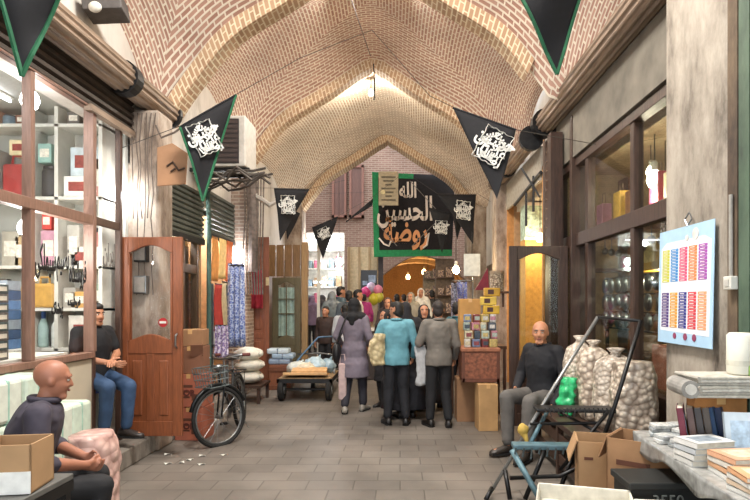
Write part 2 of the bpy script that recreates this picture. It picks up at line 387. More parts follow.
# tall crossing behind the last rib, with its far arch
PINKB = brick_mat('#9a7868', '#876657', '#ac9886', .23, .07, .01, bump=.3)
def archwall(y0, y1, cx, hw, spring, apex, x0, x1, z1, m, name):
    b = MB(); bm = b.bm; la = bm.loops.layers.uv.new('uva'); n = 12
    pts = [(cx-hw, fz(y0)), (cx-hw, spring)]+[(cx+hw*(-math.cos(math.pi*k/n)), spring+(apex-spring)*(1-abs(math.cos(math.pi*k/n))**1.6)) for k in range(1, n)]+[(cx+hw, spring), (cx+hw, fz(y0))]
    for yy in (y0, y1):
        for (a, za), (c, zc) in zip(pts[1:-1], pts[2:-1]): bm.faces.new([bm.verts.new(q) for q in ((a, yy, za), (c, yy, zc), (c, yy, z1), (a, yy, z1))])
        for xa, xb in ((x0, cx-hw), (cx+hw, x1)): bm.faces.new([bm.verts.new(q) for q in ((xa, yy, 0), (xb, yy, 0), (xb, yy, z1), (xa, yy, z1))])
    for (a, za), (c, zc) in zip(pts, pts[1:]): bm.faces.new([bm.verts.new(q) for q in ((a, y0, za), (a, y1, za), (c, y1, zc), (c, y0, zc))])
    for f in bm.faces:
        for l in f.loops: l[la].uv = (l.vert.co.x+l.vert.co.y, l.vert.co.z)
    struct(name, b, m)
archwall(19.5, 20.0, .75, 1.9, 2.1, 3.35, -5, 5, 9.5, PINKB, 'wall_back')
b = MB(); la = b.bm.loops.layers.uv.new('uva'); b.bx(-4.3, -4.0, 15.2, 19.5, 0, 9.5).bx(3.6, 3.9, 15.2, 19.5, 0, 9.5)
for f in b.bm.faces:
    for l in f.loops: l[la].uv = (l.vert.co.y, l.vert.co.z)
struct('wall_left', b, PINKB)
# vault beyond the far arch
b = MB(); la = b.bm.loops.layers.uv.new('uva'); n = 16
def far_v(u, v):
    a = math.pi*u; return Vector((.75-2.2*math.cos(a), 20.0+9*v, 2.1+1.6*math.sin(a)**.8 if 0 < u < 1 else 2.1))
b.sheet(far_v, 16, 10)
for f in b.bm.faces:
    for l in f.loops: l[la].uv = (l.vert.co.x*1.3, l.vert.co.y)
struct('ceiling', b, brick_mat('#c89a6c', '#a87c52', '#dcc39a', .23, .07, .012))
wallpiece('wall_back', -2, 3.5, 29, 29.2, 0, 4, mat('#b98a58', .8))
wallpiece('wall_left', -1.6, -1.45, 20, 29, 0, 2.4, mat('#8a7258', .8)); wallpiece('wall_right', 2.95, 3.1, 20, 29, 0, 2.4, mat('#8a7258', .8))
for k in range(5): struct('trim_5', MB().tube([(.75-2.12*math.cos(math.pi*i/14), 20.9+k*1.4, 2.1+1.5*math.sin(math.pi*i/14)**.8) for i in range(1, 14)], .08, 6), wood('#c8a070', .1))
#@@PART2
# ------------------------------------------------------------------ roller shutters above the shops
def corrugated(c, r, y0, y1, m, parent, n=56, teeth=14, dep=.10):
    b = MB(); rs = []
    for y in (y0, y1):
        rs.append([Vector((c[0]+math.cos(2*math.pi*k/n)*r*(1-dep*(k % 4 in (0, 1))), y, c[1]+math.sin(2*math.pi*k/n)*r*(1-dep*(k % 4 in (0, 1))))) for k in range(n)])
    b.rings(rs); return obj('shutter_roll', b, m, parent, world=True)
def slats(x, y0, y1, z0, z1, m, parent, name='slat_curtain', h=.075, ax='x'):
    b = MB(); n = max(2, round((z1-z0)/h)); pts = []
    for k in range(n):
        a = z0+(z1-z0)*k/n; c = z0+(z1-z0)*(k+1)/n
        pts += [(a, -.018), (a+(c-a)*.3, .012), (a+(c-a)*.7, .012)]
    pts.append((z1, -.018))
    b.sheet(lambda u, v: Vector((x+pts[round(u*(len(pts)-1))][1], y0+(y1-y0)*v, pts[round(u*(len(pts)-1))][0])), len(pts)-1, 1)
    return obj(name, b, m, parent, solid=.008, world=True)
t = thing('roller_shutter', 'long brown ribbed roller shutter above the bright left shop window', 'roller shutter', (-2.85, 4.0, 3.5))
corrugated((-2.85, 3.97), .155, 1.2, 5.72, SHUTTER, t); corrugated((-2.85, 3.97), .15, 5.86, 6.85, SHUTTER, t)
obj('collar', MB().cyl((-2.85, 5.72, 3.97), (-2.85, 5.86, 3.97), .175, n=20), DARKSTEEL, t, world=True)
obj('collar', MB().cyl((-2.85, 6.85, 3.97), (-2.85, 6.92, 3.97), .17, n=20), DARKSTEEL, t, world=True)
slats(-2.96, 1.2, 6.2, 3.52, 3.9, SHUTTER2, t)
obj('bottom_rail', MB().bx(-2.99, -2.92, 5.3, 6.2, 3.48, 3.54), SHUTTER, t, world=True)
t = thing('roller_shutter', 'thick grey ribbed roller shutter high above the right shop window', 'roller shutter', (2.08, 5, 4))
corrugated((2.08, 4.22), .155, 4.28, 7.95, SHUTTER, t)
obj('collar', MB().cyl((2.08, 7.95, 4.22), (2.08, 8.1, 4.22), .2, n=20), DARKSTEEL, t, world=True)
obj('end_plate', MB().cyl((2.08, 4.24, 4.22), (2.08, 4.28, 4.22), .2, n=20), DARKSTEEL, t, world=True)
obj('fascia_board', MB().bx(2.16, 2.24, 4.24, 7.74, 3.47, 4.08), mat('#6d675c', .7, var=.3, scale=4), t, world=True)
t = thing('roller_shutter', 'thin far roller shutter above the orange lit right shop', 'roller shutter', (1.92, 9, 4))
corrugated((1.92, 4.06), .13, 8.25, 11.4, SHUTTER, t)
obj('collar', MB().cyl((1.92, 8.16, 4.06), (1.92, 8.25, 4.06), .18, n=20), DARKSTEEL, t, world=True)
obj('collar', MB().cyl((1.92, 10.0, 4.06), (1.92, 10.08, 4.06), .16, n=20), DARKSTEEL, t, world=True)
obj('fascia_board', MB().bx(2.06, 2.1, 8.2, 10.85, 3.45, 3.95), mat('#9a9488', .7, var=.2), t, world=True)
t = thing('roller_shutter', 'grey half lowered slatted shutter behind the orange notice board', 'roller shutter', (-3.0, 7.5, 2.6))
slats(-2.97, 6.66, 8.45, 2.58, 3.3, SHUTTERG, t); obj('bottom_rail', MB().bx(-3.0, -2.94, 6.66, 8.45, 2.52, 2.6), DARKSTEEL, t, world=True)
t = thing('roller_shutter', 'grey slatted shutter above the hanging orange and red clothes', 'roller shutter', (-3.0, 9.3, 2.7))
slats(-2.95, 8.65, 10.0, 2.72, 3.4, SHUTTERG, t); obj('bottom_rail', MB().bx(-2.98, -2.92, 8.65, 10.0, 2.66, 2.73), DARKSTEEL, t, world=True)

# ------------------------------------------------------------------ lamps
def bulb(loc, label, e, col='#fff2d8', r=.05, cord=.35, s=30, pl=(1, .86, .66), cat='lamp'):
    t = thing('light_bulb', label, cat, loc)
    obj('bulb', MB().lathe([(.0, -r*1.1), (r*.7, -r*.85), (r, -.1*r), (r*.8, r*.6), (r*.4, r*1.2)], n=14), emit(col, s), t, smooth=True)
    obj('socket', MB().lathe([(r*.42, r*1.15), (r*.45, r*2.2), (r*.2, r*2.5)], n=12), WHITE, t); obj('cord', MB().cyl((0, 0, r*2.4), (0, 0, cord), .006, n=6), BLACK, t)
    if e: point((loc[0], loc[1], loc[2]-r*2.2), e, pl)
def tube_lamp(p0, p1, label, s=14, e=0, col='#f4f7ff', r=.016):
    p0, p1 = Vector(p0), Vector(p1); t = thing('fluorescent_lamp', label, 'lamp', (p0+p1)/2)
    d = (p1-p0).normalized()
    obj('tube', MB().cyl(p0, p1, r), emit(col, s), t, world=True)
    up = Vector((0, 0, .04)) if abs(d.z) < .7 else Vector((-.04, 0, 0))
    obj('housing', MB().tube([p0-d*.03+up, p1+d*.03+up], .022, 6), WHITE, t, world=True)
    if e: point((p0+p1)/2-up*3, e, (.95, .98, 1), .1)
bulb((-3.12, 4.72, 3.36), 'bright white bulb at the top of the left shop window under the pennant tip', 0, '#ffffff', .075, .34, 40)
bulb((-3.25, 4.85, 2.3), 'bright bulb just below the window rail above the dark lettering', 30, '#ffffff', .06, 1.4, 30, (1, .95, .88))
tube_lamp((-3.9, 2.2, 3.67), (-3.9, 5.6, 3.67), 'long white ceiling tube inside the bright left shop', 8, 45)
tube_lamp((-3.13, 6.11, 2.42), (-3.13, 6.11, 3.2), 'upright white tube beside the doorway of the left shop', 20, 22)
point((-3.9, 4.6, 2.2), 12, (1, .95, .86), .2)
tube_lamp((-3.55, 7.1, 3.15), (-3.55, 8.2, 3.15), 'white tube in the second left shop behind the wooden door', 12, 90)
bulb((-3.05, 7.65, 2.38), 'warm bulb hanging in the second left shop window', 0, '#ffe9bd', .05, .3, 25)
tube_lamp((-2.98, 9.88, 2.1), (-2.98, 9.88, 2.75), 'upright bright lamp beside the blue patterned cloth', 20, 60)
tube_lamp((-3.5, 8.9, 3.05), (-3.5, 9.6, 3.05), 'tube lamp over the hanging clothes in the third left shop', 10, 70, '#fff0d8')
bulb((2.5, 5.5, 2.86), 'large bright bulb in the upper right shop window', 70, '#fffbe8', .075, .45, 40)
bulb((2.62, 5.85, 3.02), 'smaller bulb behind the large bulb in the right shop window', 20, '#fff0d0', .05, .28, 25)
bulb((2.7, 5.7, 2.0), 'bulb hanging over the yellow box in the right shop', 25, '#fff2d6', .045, 1.3, 25)
bulb((2.3, 9.2, 2.72), 'glowing bulb in the orange lit shop above the dark door leaf', 40, '#ffe0a0', .07, .88, 14, (1, .75, .42))
bulb(tuple(W(456, 270, 10.8)), 'round warm bulb beside the pale sign on the right', 60, '#ffe2a6', .07, .6, 45, (1, .8, .5))
bulb(tuple(W(339, 262, 15.1)), 'bluish white bulb hanging over the crowd at the bright far shop', 10, '#f0fbff', .09, 2.75, 30, (.9, .95, 1))
bulb(tuple(W(428, 279, 17.5)), 'small far bulb under the black banner', 10, '#ffe2b0', .09, 2.8, 30)
bulb(tuple(W(424, 272, 23)), 'warm bulb inside the far arch', 60, '#ffcf8a', .1, 1.0, 20, (1, .72, .4))
bulb(tuple(W(408, 277, 26)), 'dim far bulb deep inside the arch', 60, '#ffcf8a', .1, 1.0, 20, (1, .72, .4))
bulb(tuple(W(371, 93, 11.2)), 'small white lamp hanging under the far vault behind the iron hook', 110, '#fff3df', .06, .32, 6, (1, .92, .8))
point((-3.6, 12.5, 2.4), 25, (1, .85, .6), .1); point((3.0, 12.5, 2.3), 30, (1, .8, .55), .1); point((3.3, 9, 1.6), 20, (1, .72, .4), .1)

# ------------------------------------------------------------------ pennants, banner and their strings
def emblem(parent, M, s):
    """white calligraphic block: lettering inside a scalloped outline"""
    b = MB(); n = 48; pts = []
    for k in range(n):
        a = 2*math.pi*k/n; q = 1/max(abs(math.cos(a)), abs(math.sin(a)))*.48*(1-.05*(k % 4 in (0, 1))); pts.append(Vector((q*math.cos(a), q*math.sin(a)*1.05, 0)))
    b.tube(pts, .016, 4, closed=True)
    for (tx, x, y, sz, rot) in (('حسین', 0, .2, .55, .12), ('یا', -.2, -.15, .5, -.2), ('علی', .18, -.12, .45, .15), ('الله', -.02, -.3, .34, 0), ('حس', -.25, .3, .34, .5), ('سین', .22, .32, .34, -.5), ('محمد', .26, .08, .3, .4), ('هو', -.3, .08, .34, -.4), ('یا', -.3, -.34, .3, .3), ('رضا', .26, -.34, .32, -.2)):
        me = text_mesh(arabic(tx), sz, .012, .004); b.join(me, Matrix.Translation((x, y, 0)) @ Matrix.Rotation(rot, 4, 'Z')); bpy.data.meshes.remove(me)
    bmesh.ops.transform(b.bm, matrix=M @ Matrix.Diagonal((s[0], s[1], 1, 1)), verts=b.bm.verts)
    return obj('calligraphy', b, INKWHITE, parent, world=True)
def pennant(a, b_, c, label, em=None, trim=True, sag=.06):
    a, b_, c = Vector(a), Vector(b_), Vector(c); n = (b_-a).cross(c-a).normalized()
    if n.y > 0: n = -n
    base = c.copy(); t = thing('pennant', label, 'pennant', base, group=None)
    def f(u, v):
        p = a+(b_-a)*u; q = p+(c-p)*v; return q+n*(sag*math.sin(3.1*u+2.2*v)*math.sin(math.pi*min(1, v*1.2+.05))*.8)
    obj('cloth', MB().sheet(f, 12, 12), BLACKCLOTH, t, world=True, solid=.006, smooth=True)
    if trim:
        for u in (0, 1): obj('edge_trim', MB().tube([f(u, k/10) for k in range(11)], .014, 5), GREENTRIM, t, world=True)
    obj('hem', MB().tube([f(k/10, 0) for k in range(11)], .012, 5), BLACKCLOTH, t, world=True)
    if em:
        u, v, s, rot = em; p = f(u, v); x = (f(u+.05, v)-f(u-.05, v)).normalized(); y = -(f(u, v+.05)-f(u, v-.05)); y = y-x*y.dot(x)
        if x.x < 0: x = -x
        M = basis(p+n*.015, x, y) @ Matrix.Rotation(rot, 4, 'Z')
        emblem(t, M, s)
    return t
pennant(W(-12, -50, 3.1), W(70, -28, 3.3), W(22, 76, 3.2), 'large black pennant with green trim cut off at the top left corner')
pennant(W(180, 127, 5.9), W(236, 95, 6.2), W(203, 201, 6.0), 'black green edged pennant with white calligraphy in front of the grey shutter', (.42, .3, (.29, .33), -.15))
pennant(W(504, -34, 3.9), W(592, -40, 3.9), W(557, 74, 3.9), 'large black pennant with green trim cut off at the top right')
pennant(W(453, 108, 6.2), W(516, 130, 6.0), W(497, 199, 6.1), 'black pennant with white calligraphy hanging before the right roller shutter', (.62, .33, (.33, .36), -.12), trim=False)
pennant(W(274, 189, 9.3), W(309, 190, 9.6), W(280, 241, 9.4), 'dark pennant with white calligraphy near the left air conditioner', (.45, .3, (.26, .3), 0), trim=False)
pennant(W(312, 228, 11.6), W(338, 217, 11.6), W(323, 259, 11.6), 'small black pennant over the white lit far shop', (.5, .3, (.22, .22), .1), trim=False)
pennant(W(346, 222, 12.2), W(373, 199, 12.2), W(372, 206, 12.2), 'narrow twisted black pennant left of the black banner', trim=False)
pennant(W(438, 195, 12.0), W(476, 195, 12.2), W(473, 244, 12.1), 'black pennant with white calligraphy overlapping the banner on the right', (.52, .32, (.34, .4), -.1), trim=False)
pennant(W(429, 208, 13), W(452, 213, 13), W(442, 253, 13), 'small dark pennant hanging across the right edge of the banner', (.5, .4, (.3, .3), .2), trim=False)
pennant(W(452, 213, 13), W(468, 205, 13), W(457, 240, 13), 'smallest dark pennant right of the banner', trim=False)
pennant(W(284, 205, 11.3), W(300, 214, 11.3), W(287, 240, 11.3), 'crumpled dark pennant above the glazed green door', trim=False)
def string(pts, label, r=.004): single('string', MB().tube(pts, r, 4), mat('#3a352f', .8), label, 'string')
string([(-2.95, 5.95, 3.3), W(180, 126, 5.9), W(237, 94, 6.2), W(300, 58, 6.3), W(372, 30, 6.4), W(430, 96, 6.3), W(453, 107, 6.2), W(517, 130, 6.0), (2.1, 6.0, 3.35)], 'thin cord across the aisle holding the two calligraphy pennants')
string([(-2.9, 9.0, 3.5), W(274, 188, 9.3), W(309, 189, 9.6), W(345, 180, 9.8)], 'thin cord holding the dark pennant near the air conditioner')
string([W(303, 234, 11.6), W(338, 216, 11.6), W(374, 196, 12.2), W(405, 172, 12.2), W(438, 194, 12.0), W(478, 194, 12.2), (2.0, 12.4, 3.9)], 'thin far cord passing in front of the black banner')
string([(-4.0, 17.5, 5.0), W(428, 279, 17.5)+Vector((0, 0, 2.79)), (3.6, 17.5, 5.0)], 'far wire across the crossing behind the banner')
mb = MB(); 
mb.tube([(-.47, 9.95, 5.9), (-.45, 9.93, 5.5), (-.46, 9.94, 5.25)], .012, 6)
single('hook', mb, DARKSTEEL, 'dark iron hook hanging from the second arch top', 'hook')
t = thing('lantern_frame', 'small metal frame hanging from the near vault crown', 'frame', (-.65, 7.3, 5.7))
obj('frame', MB().tube([(-.72, 7.3, 6.1), (-.76, 7.3, 5.68), (-.56, 7.3, 5.68), (-.6, 7.3, 6.1)], .014, 6), DARKSTEEL, t, world=True)
obj('chain', MB().cyl((-.66, 7.3, 5.68), (-.4, 7.6, 5.0), .005, n=5), DARKSTEEL, t, world=True)
# banner
t = thing('banner', 'huge black banner with pale calligraphy and bright green edging across the aisle', 'banner', W(412, 257, 15.5))
def bf(u, v): p = W(372, 172, 15.5).lerp(W(455, 176, 15.5), u).lerp(W(374, 257, 15.5).lerp(W(452, 256, 15.5), u), v); p.y += .02*math.sin(7*u)+.012*math.sin(9*v); return p
obj('cloth', MB().sheet(bf, 16, 14), mat('#171113', .85, var=.3), t, world=True, smooth=True, solid=.01)
def strip(u0, u1, v0, v1): return MB().sheet(lambda a, b: bf(u0+(u1-u0)*a, v0+(v1-v0)*b)+Vector((0, -.02, 0)), 10, 10)
GRB = mat('#1a7c49', .8, var=.2)
for q in ((0, .07, 0, 1), (0, 1, .92, 1), (.07, .5, 0, .06)): obj('green_edging', strip(*q), GRB, t, world=True)
Mb = lambda px, py: basis(W(px, py, 15.445), (1, 0, 0), (0, 0, 1))
def write(parent, tx, M, size, m, bold=.02, name='lettering', shear=0, sy=1, ar=True):
    me = text_mesh(arabic(tx) if ar else tx, size, bold, .003, shear); b = MB().join(me, M @ Matrix.Diagonal((1, sy, 1, 1))); bpy.data.meshes.remove(me); return obj(name, b, m, parent, world=True)
PALE = mat('#e2d3c4', .8, var=.05); PALEO = mat('#d99a68', .8, var=.2, scale=1)
write(t, 'الله', Mb(408, 191), .38, PALE, .012, sy=1.5); write(t, 'الحسین', Mb(405, 210), .5, PALE, .012, sy=1.8)
write(t, 'روضة', Mb(406, 232), .56, PALEO, .016, sy=1.6)
obj('ornament', MB().tube([W(379, 238, 15.42), W(384, 244, 15.42), W(389, 246, 15.42), W(391, 241, 15.42)], .025, 6), PALE, t, world=True); obj('ornament', MB().tube([W(425, 238, 15.42), W(429, 233, 15.42), W(427, 245, 15.42), W(423, 248, 15.42)], .025, 6), PALE, t, world=True)
obj('cord_line', MB().tube([W(376, 222, 15.35), W(397, 246, 15.35)], .012, 4).tube([W(412, 246, 15.35), W(440, 218, 15.35)], .012, 4).tube([W(410, 181, 15.35), W(446, 220, 15.35)], .012, 4), mat('#77716a', .8), t, world=True)
t = thing('notice_board', 'small beige printed board hanging at the top left of the black banner', 'sign', W(388, 205, 14.2))
obj('board', MB().box(W(388.5, 188.5, 14.2), (.5, .03, .86)), mat('#9a8f78', .8, var=.15), t, world=True, bevel=.005)
b = MB()
for k in range(7):
    p = W(388.5, 177+k*3.8, 14.17); wd = .36-.1*(k % 3); b.box(p, (wd, .006, .035))
obj('printed_lines', b, mat('#5d5648', .8), t, world=True); obj('rosette', MB().cyl(W(383, 192, 14.18), W(383, 192, 14.16), .06), mat('#c0b48a'), t, world=True)
# ------------------------------------------------------------------ left wall fittings
t = thing('notice_board', 'plain orange brown board on the left pillar with dark marks', 'sign', W(172, 176, 6.15))
obj('board', MB().prism([(-.15, -.24), (.13, -.2), (.15, .14), (.0, .24), (-.15, .18)], lambda u, v, d: Vector((-2.49+u, 6.12+d+u*.25, 3.16+v)), 0, .03), mat('#9d7555', .75, var=.2, scale=4), t, world=True, bevel=.006)
obj('printed_lines', MB().tube([(-2.54, 6.1, 3.14), (-2.48, 6.11, 3.19), (-2.42, 6.12, 3.1), (-2.36, 6.14, 3.13)], .012, 5).tube([(-2.5, 6.1, 3.08), (-2.45, 6.11, 3.12)], .01, 5), mat('#4b372a'), t, world=True)
t = thing('air_conditioner', 'old white box air conditioner jutting out high on the left wall', 'air conditioner', (-2.35, 8.3, 3.62))
x0, x1, y0, y1, z0, z1 = -2.85, -2.18, 7.9, 8.5, 3.58, 4.3
obj('housing', MB().bx(x0, x1, y0, y1, z0, z1), mat('#b7b3ab', .6, var=.12), t, world=True, bevel=.02)
b = MB()
for k in range(9): b.bx(x0+.06, x0+.56, y0-.02, y0, z0+.06+k*.068, z0+.1+k*.068)
obj('grille', b, mat('#3b2f2c', .7), t, world=True); obj('back_panel', MB().bx(x0+.04, x0+.58, y0-.012, y0-.004, z0+.04, z1-.05), mat('#2a2120', .7), t, world=True)
obj('support_arm', MB().bx(-3.0, -2.15, 7.98, 8.03, 3.53, 3.58), DARKSTEEL, t, world=True); obj('support_arm', MB().bx(-3.0, -2.15, 8.38, 8.43, 3.53, 3.58), DARKSTEEL, t, world=True)
b = MB(); rr = random.Random(3)
for k in range(7):
    pts = [Vector((-2.95, 8.0+.1*k, 3.5-.03*k))]
    for j in range(1, 7): pts.append(Vector((-2.95+.2*j*.9, 7.9+.1*k-.05*j+rr.uniform(-.08, .08), 3.46+rr.uniform(-.12, .08))))
    b.tube(pts, .018, 5)
single('cable_bundle', b, mat('#4d4640', .7), 'tangled grey cables below the old air conditioner', 'cable')
b = MB()
for k in range(6):
    x = -2.66+rr.uniform(-.02, .25)
    pts = [Vector((-2.95+.05*k, 6.19, 3.75))]+[Vector((-2.93+.04*k+rr.uniform(-.02, .02), 6.18-rr.uniform(0, .04), 3.7-.28*j)) for j in range(1, 5+(k*3) % 6)]
    b.tube(pts, .006, 5)
b.tube([(-2.68, 6.15, 3.6), (-2.6, 6.1, 3.45), (-2.45, 6.08, 3.5), (-2.3, 6.1, 3.62)], .012, 5)
single('cable_bundle', b, mat('#5a4e46', .7), 'loose dark cables running down the worn left pillar', 'cable')
for k, (y, z) in enumerate(((6.19, 2.1), (6.19, 1.75))):
    t = thing('fuse_box', ['small dark fuse box upper on the left pillar', 'small grey fuse box lower on the left pillar'][k], 'fuse box', (-2.85, y, z))
    obj('housing', MB().bx(-2.92, -2.78, 6.13, 6.22, z, z+.2), [DARKSTEEL, STEEL][k], t, world=True, bevel=.008); obj('cover', MB().bx(-2.905, -2.795, 6.12, 6.13, z+.02, z+.18), mat('#8b857d'), t, world=True)
b = MB().tube([(-2.62, 9.9, 3.9), (-2.58, 9.88, 3.0), (-2.6, 9.9, 2.2)], .09, 8); 
for k in range(8): b.tube([(-2.75+.05*k, 9.87, 3.9), (-2.72+.045*k, 9.84, 3.2), (-2.78+.05*k, 9.87, 2.4), (-2.74+.045*k, 9.88, 1.8)], .014, 5)
single('cable_bundle', b, mat('#6d625b', .8, var=.4), 'thick grey cable duct running down the brick pier on the left', 'cable')
single('downpipe', MB().tube([(-2.92, 8.56, .12), (-2.92, 8.56, 2.9), (-2.94, 8.56, 3.4)], .035, 10), mat('#3f5a52', .5), 'green grey pipe between the second and third left shops', 'pipe')
single('cloud_cable', MB().tube([W(255, 195, 9.9), W(270, 205, 9.8), W(285, 196, 9.9), W(300, 205, 10.1)], .05, 7), mat('#a8a29a', .6), 'pale sagging cable wrap beside the dark left pennant', 'cable').name = 'wrapped_cable'
t = thing('floodlight', 'dark boxy floodlight under the vault at the top left', 'lamp', W(106, 14, 5.3))
obj('housing', MB().box(W(106, 8, 5.3), (.34, .3, .16), (0, R(-8), .2)), mat('#4c4846', .6, var=.3), t, world=True, bevel=.01); obj('bracket', MB().bx(-2.98, -2.8, 5.25, 5.35, 4.42, 4.48), DARKSTEEL, t, world=True); obj('lens', MB().ell(W(95, 7, 5.14), (.06, .04, .05)), WHITE, t, world=True, smooth=True)
# wooden glazed door leaf, left
def panel_door(name, label, loc, wd, ht, m, glazed, ax=0, split=.4, mid=True, rows=None, gm=GLASS):
    t = thing(name, label, 'door', loc, ax); th = .045; sw = .1
    b = MB().bx(0, sw, -th/2, th/2, 0, ht).bx(wd-sw, wd, -th/2, th/2, 0, ht).bx(sw, wd-sw, -th/2, th/2, 0, .16)
    def rail(z0, z1, arch):
        n = 14; lo = [(sw+(wd-2*sw)*k/n, z0+(arch*math.sin(math.pi*k/n)**1.5 if arch else 0)) for k in range(n+1)]
        poly = lo+[(wd-sw, z1), (sw, z1)]; b.prism(poly, lambda u, v, d: Vector((u, d, v)), -th/2, th/2)
    if glazed:
        zs = ht*split; rail(ht-.17, ht, .08)
        n = 14; up = [(sw+(wd-2*sw)*k/n, zs+.02+.07*math.sin(math.pi*k/n)**1.5) for k in range(n+1)]
        b.prism([(wd-sw, zs-.12), (sw, zs-.12)]+up, lambda u, v, d: Vector((u, d, v)), -th/2, th/2)
        if mid: b.bx(wd/2-.045, wd/2+.045, -th/2, th/2, .16, zs-.12)
        obj('frame', b, m, t, bevel=.006)
        xs = ((sw, wd/2-.045), (wd/2+.045, wd-sw)) if mid else ((sw, wd-sw),)
        for i, (a, c) in enumerate(xs):
            obj('panel', MB().bx(a-.01, c+.01, -.012, .012, .15, zs-.11), m, t); obj('raised_field', MB().bx(a+.045, c-.045, -.022, .022, .22, zs-.19), m, t, bevel=.012)
        obj('glass', MB().bx(sw-.01, wd-sw+.01, -.004, .004, zs, ht-.08), gm, t)
        o = MB()
        for s in (-1, 1): o.bx(sw, sw+.022, s*th/2-.006, s*th/2+.006, zs+.02, ht-.17).bx(wd-sw-.022, wd-sw, s*th/2-.006, s*th/2+.006, zs+.02, ht-.17)
        obj('moulding', o, m, t)
    else:
        z = .16; n = rows or 3; h = (ht-.16)/n
        for k in range(n):
            rail(z+h-.1, z+h, 0); obj('panel', MB().bx(sw-.01, wd-sw+.01, -.01, .01, z-.01, z+h-.09), m, t); obj('raised_field', MB().bx(sw+.05, wd-sw-.05, -.022, .022, z+.06, z+h-.16), m, t, bevel=.012); z += h
        obj('frame', b, m, t, bevel=.006)
    return t
t = panel_door('door_leaf', 'open red brown wooden door with tall arched glass by the left pillar', (-3.02, 6.03, .22), .68, 2.14, DOORWOOD, True, 0, .47)
obj('sticker', MB().cyl((.47, -.008, 1.22), (.47, -.004, 1.22), .05, n=18), mat('#a31f22', .5), t); obj('sticker_bar', MB().bx(.435, .505, -.012, -.006, 1.21, 1.235), WHITE, t)
obj('handle', MB().tube([(.63, -.03, .95), (.63, -.07, .97), (.63, -.07, 1.08), (.63, -.03, 1.1)], .01, 6), STEEL, t)
t = panel_door('door_leaf', 'tall solid brown door leaf with three panels beyond the bicycle', (-2.88, 10.5, .03), .42, 2.86, DOORWOOD2, False, .12, rows=3)
obj('paper_note', MB().bx(.36, .42, -.04, -.03, 1.95, 2.1), mat('#d9c79a'), t)
t = panel_door('door_leaf', 'green brown glazed door behind the blue wrapped bundles', (-2.62, 11.5, .12), .58, 2.05, wood('#5e553c', .2), True, 0, .38, gm=GLASS2)
obj('curtain', MB().sheet(lambda u, v: Vector((.12+.34*u, .03+.012*math.sin(u*25), .85+1.0*v)), 24, 2), mat('#c6d2d0', .8), t, solid=.004)
obj('glazing_bar', MB().bx(.28, .3, -.02, .02, .78, 1.9).bx(.1, .48, -.02, .02, 1.3, 1.32).bx(.1, .48, -.02, .02, 1.6, 1.62), wood('#5e553c', .2), t)
t = panel_door('door_leaf', 'dark brown door with an arched mirror glass behind the seated man on the right', (1.36, 6.98, .12), .73, 2.24, DARKWOOD, True, 0, .3, gm=GLASS2)
mb = MB()
for k in range(5): mb.bx(-2.72+.17*k, -2.57+.17*k, 11.55, 11.6, 2.2, 2.85)
single('wood_panelling', mb, wood('#80603c', .25), 'brown vertical boards over the green glazed door', 'panelling')
single('wood_post', MB().bx(-2.02, -1.9, 11.5, 11.6, .15, 2.9), wood('#9a7a50', .2), 'tan wooden post right of the green glazed door', 'post')
single('metal_post', MB().bx(-1.78, -1.72, 12.0, 12.06, .2, 3.0), WHITE, 'slim white post at the left edge of the white lit far shop', 'post')
# ------------------------------------------------------------------ boxes and shop goods
def carton(label, loc, sx, sy, sz, rz=0, opened=False, m=CARD, marks=None, group=None, name='cardboard_box', flaps=True, cat='box'):
    t = thing(name, label, cat, loc, rz); k = .008
    if group: t['group'] = group
    if opened:
        b = MB().bx(-sx/2, sx/2, -sy/2, sy/2, 0, k).bx(-sx/2, -sx/2+k, -sy/2, sy/2, 0, sz).bx(sx/2-k, sx/2, -sy/2, sy/2, 0, sz).bx(-sx/2, sx/2, -sy/2, -sy/2+k, 0, sz).bx(-sx/2, sx/2, sy/2-k, sy/2, 0, sz)
        obj('body', b, m, t)
        if flaps:
            for (c, d, r) in (((-sx/2-.03*1, 0, sz-.07), (k, sy*.96, .16), (0, R(20), 0)), ((sx/2+.03, 0, sz-.07), (k, sy*.96, .16), (0, R(-20), 0))): obj('flap', MB().box(c, d, r), m, t)
    else:
        obj('body', MB().bx(-sx/2, sx/2, -sy/2, sy/2, 0, sz), m, t, bevel=.006)
        obj('tape', MB().bx(-.025, .025, -sy/2-.001, sy/2+.001, sz-.05, sz+.0015), TAPE, t)
    if marks:
        b = MB(); y = -sy/2-.003; q = random.Random(len(label))
        for (u, v, a, h) in marks: b.bx(-sx/2+sx*u, -sx/2+sx*(u+a), y, y+.004, sz*v, sz*(v+h))
        obj('print', b, mat('#5b3626', .8), t)
    return t
TXT = ((.15, .6, .5, .08), (.15, .45, .35, .06), (.62, .2, .2, .2), (.15, .28, .4, .05))
carton('brown carton with open top on the black table in the left foreground', (-1.80, 2.62, .79), .24, .22, .22, R(8), True, CARD, flaps=False)
t = thing('package', 'wrapped beige package cut off by the left picture edge', 'package', (-2.04, 2.56, .79)); obj('wrap', MB().bx(-.1, .07, -.1, .1, 0, .24), mat('#cdbf9c', .6, var=.15), t, bevel=.03); obj('print', MB().bx(.0, .05, -.105, -.1, .06, .2).bx(-.08, -.02, -.105, -.1, .1, .2), mat('#5c3a2e'), t)
obj('white_label', MB().bx(-.12, .12, -.116, -.111, 0, .1), mat('#d9d8d2', .7), bpy.data.objects['cardboard_box'])
t = thing('table', 'black metal framed table in the left foreground', 'table', (-1.85, 2.65, 0))
obj('tabletop', MB().bx(-2.45, -1.66, 2.35, 2.85, .755, .785), mat('#5b5a56', .5), t, world=True, bevel=.005)
for x, y in ((-2.42, 2.38), (-1.69, 2.38), (-2.42, 2.82), (-1.69, 2.82)): obj('leg', MB().bx(x-.02, x+.02, y-.02, y+.02, 0, .755), BLACKMET, t, world=True)
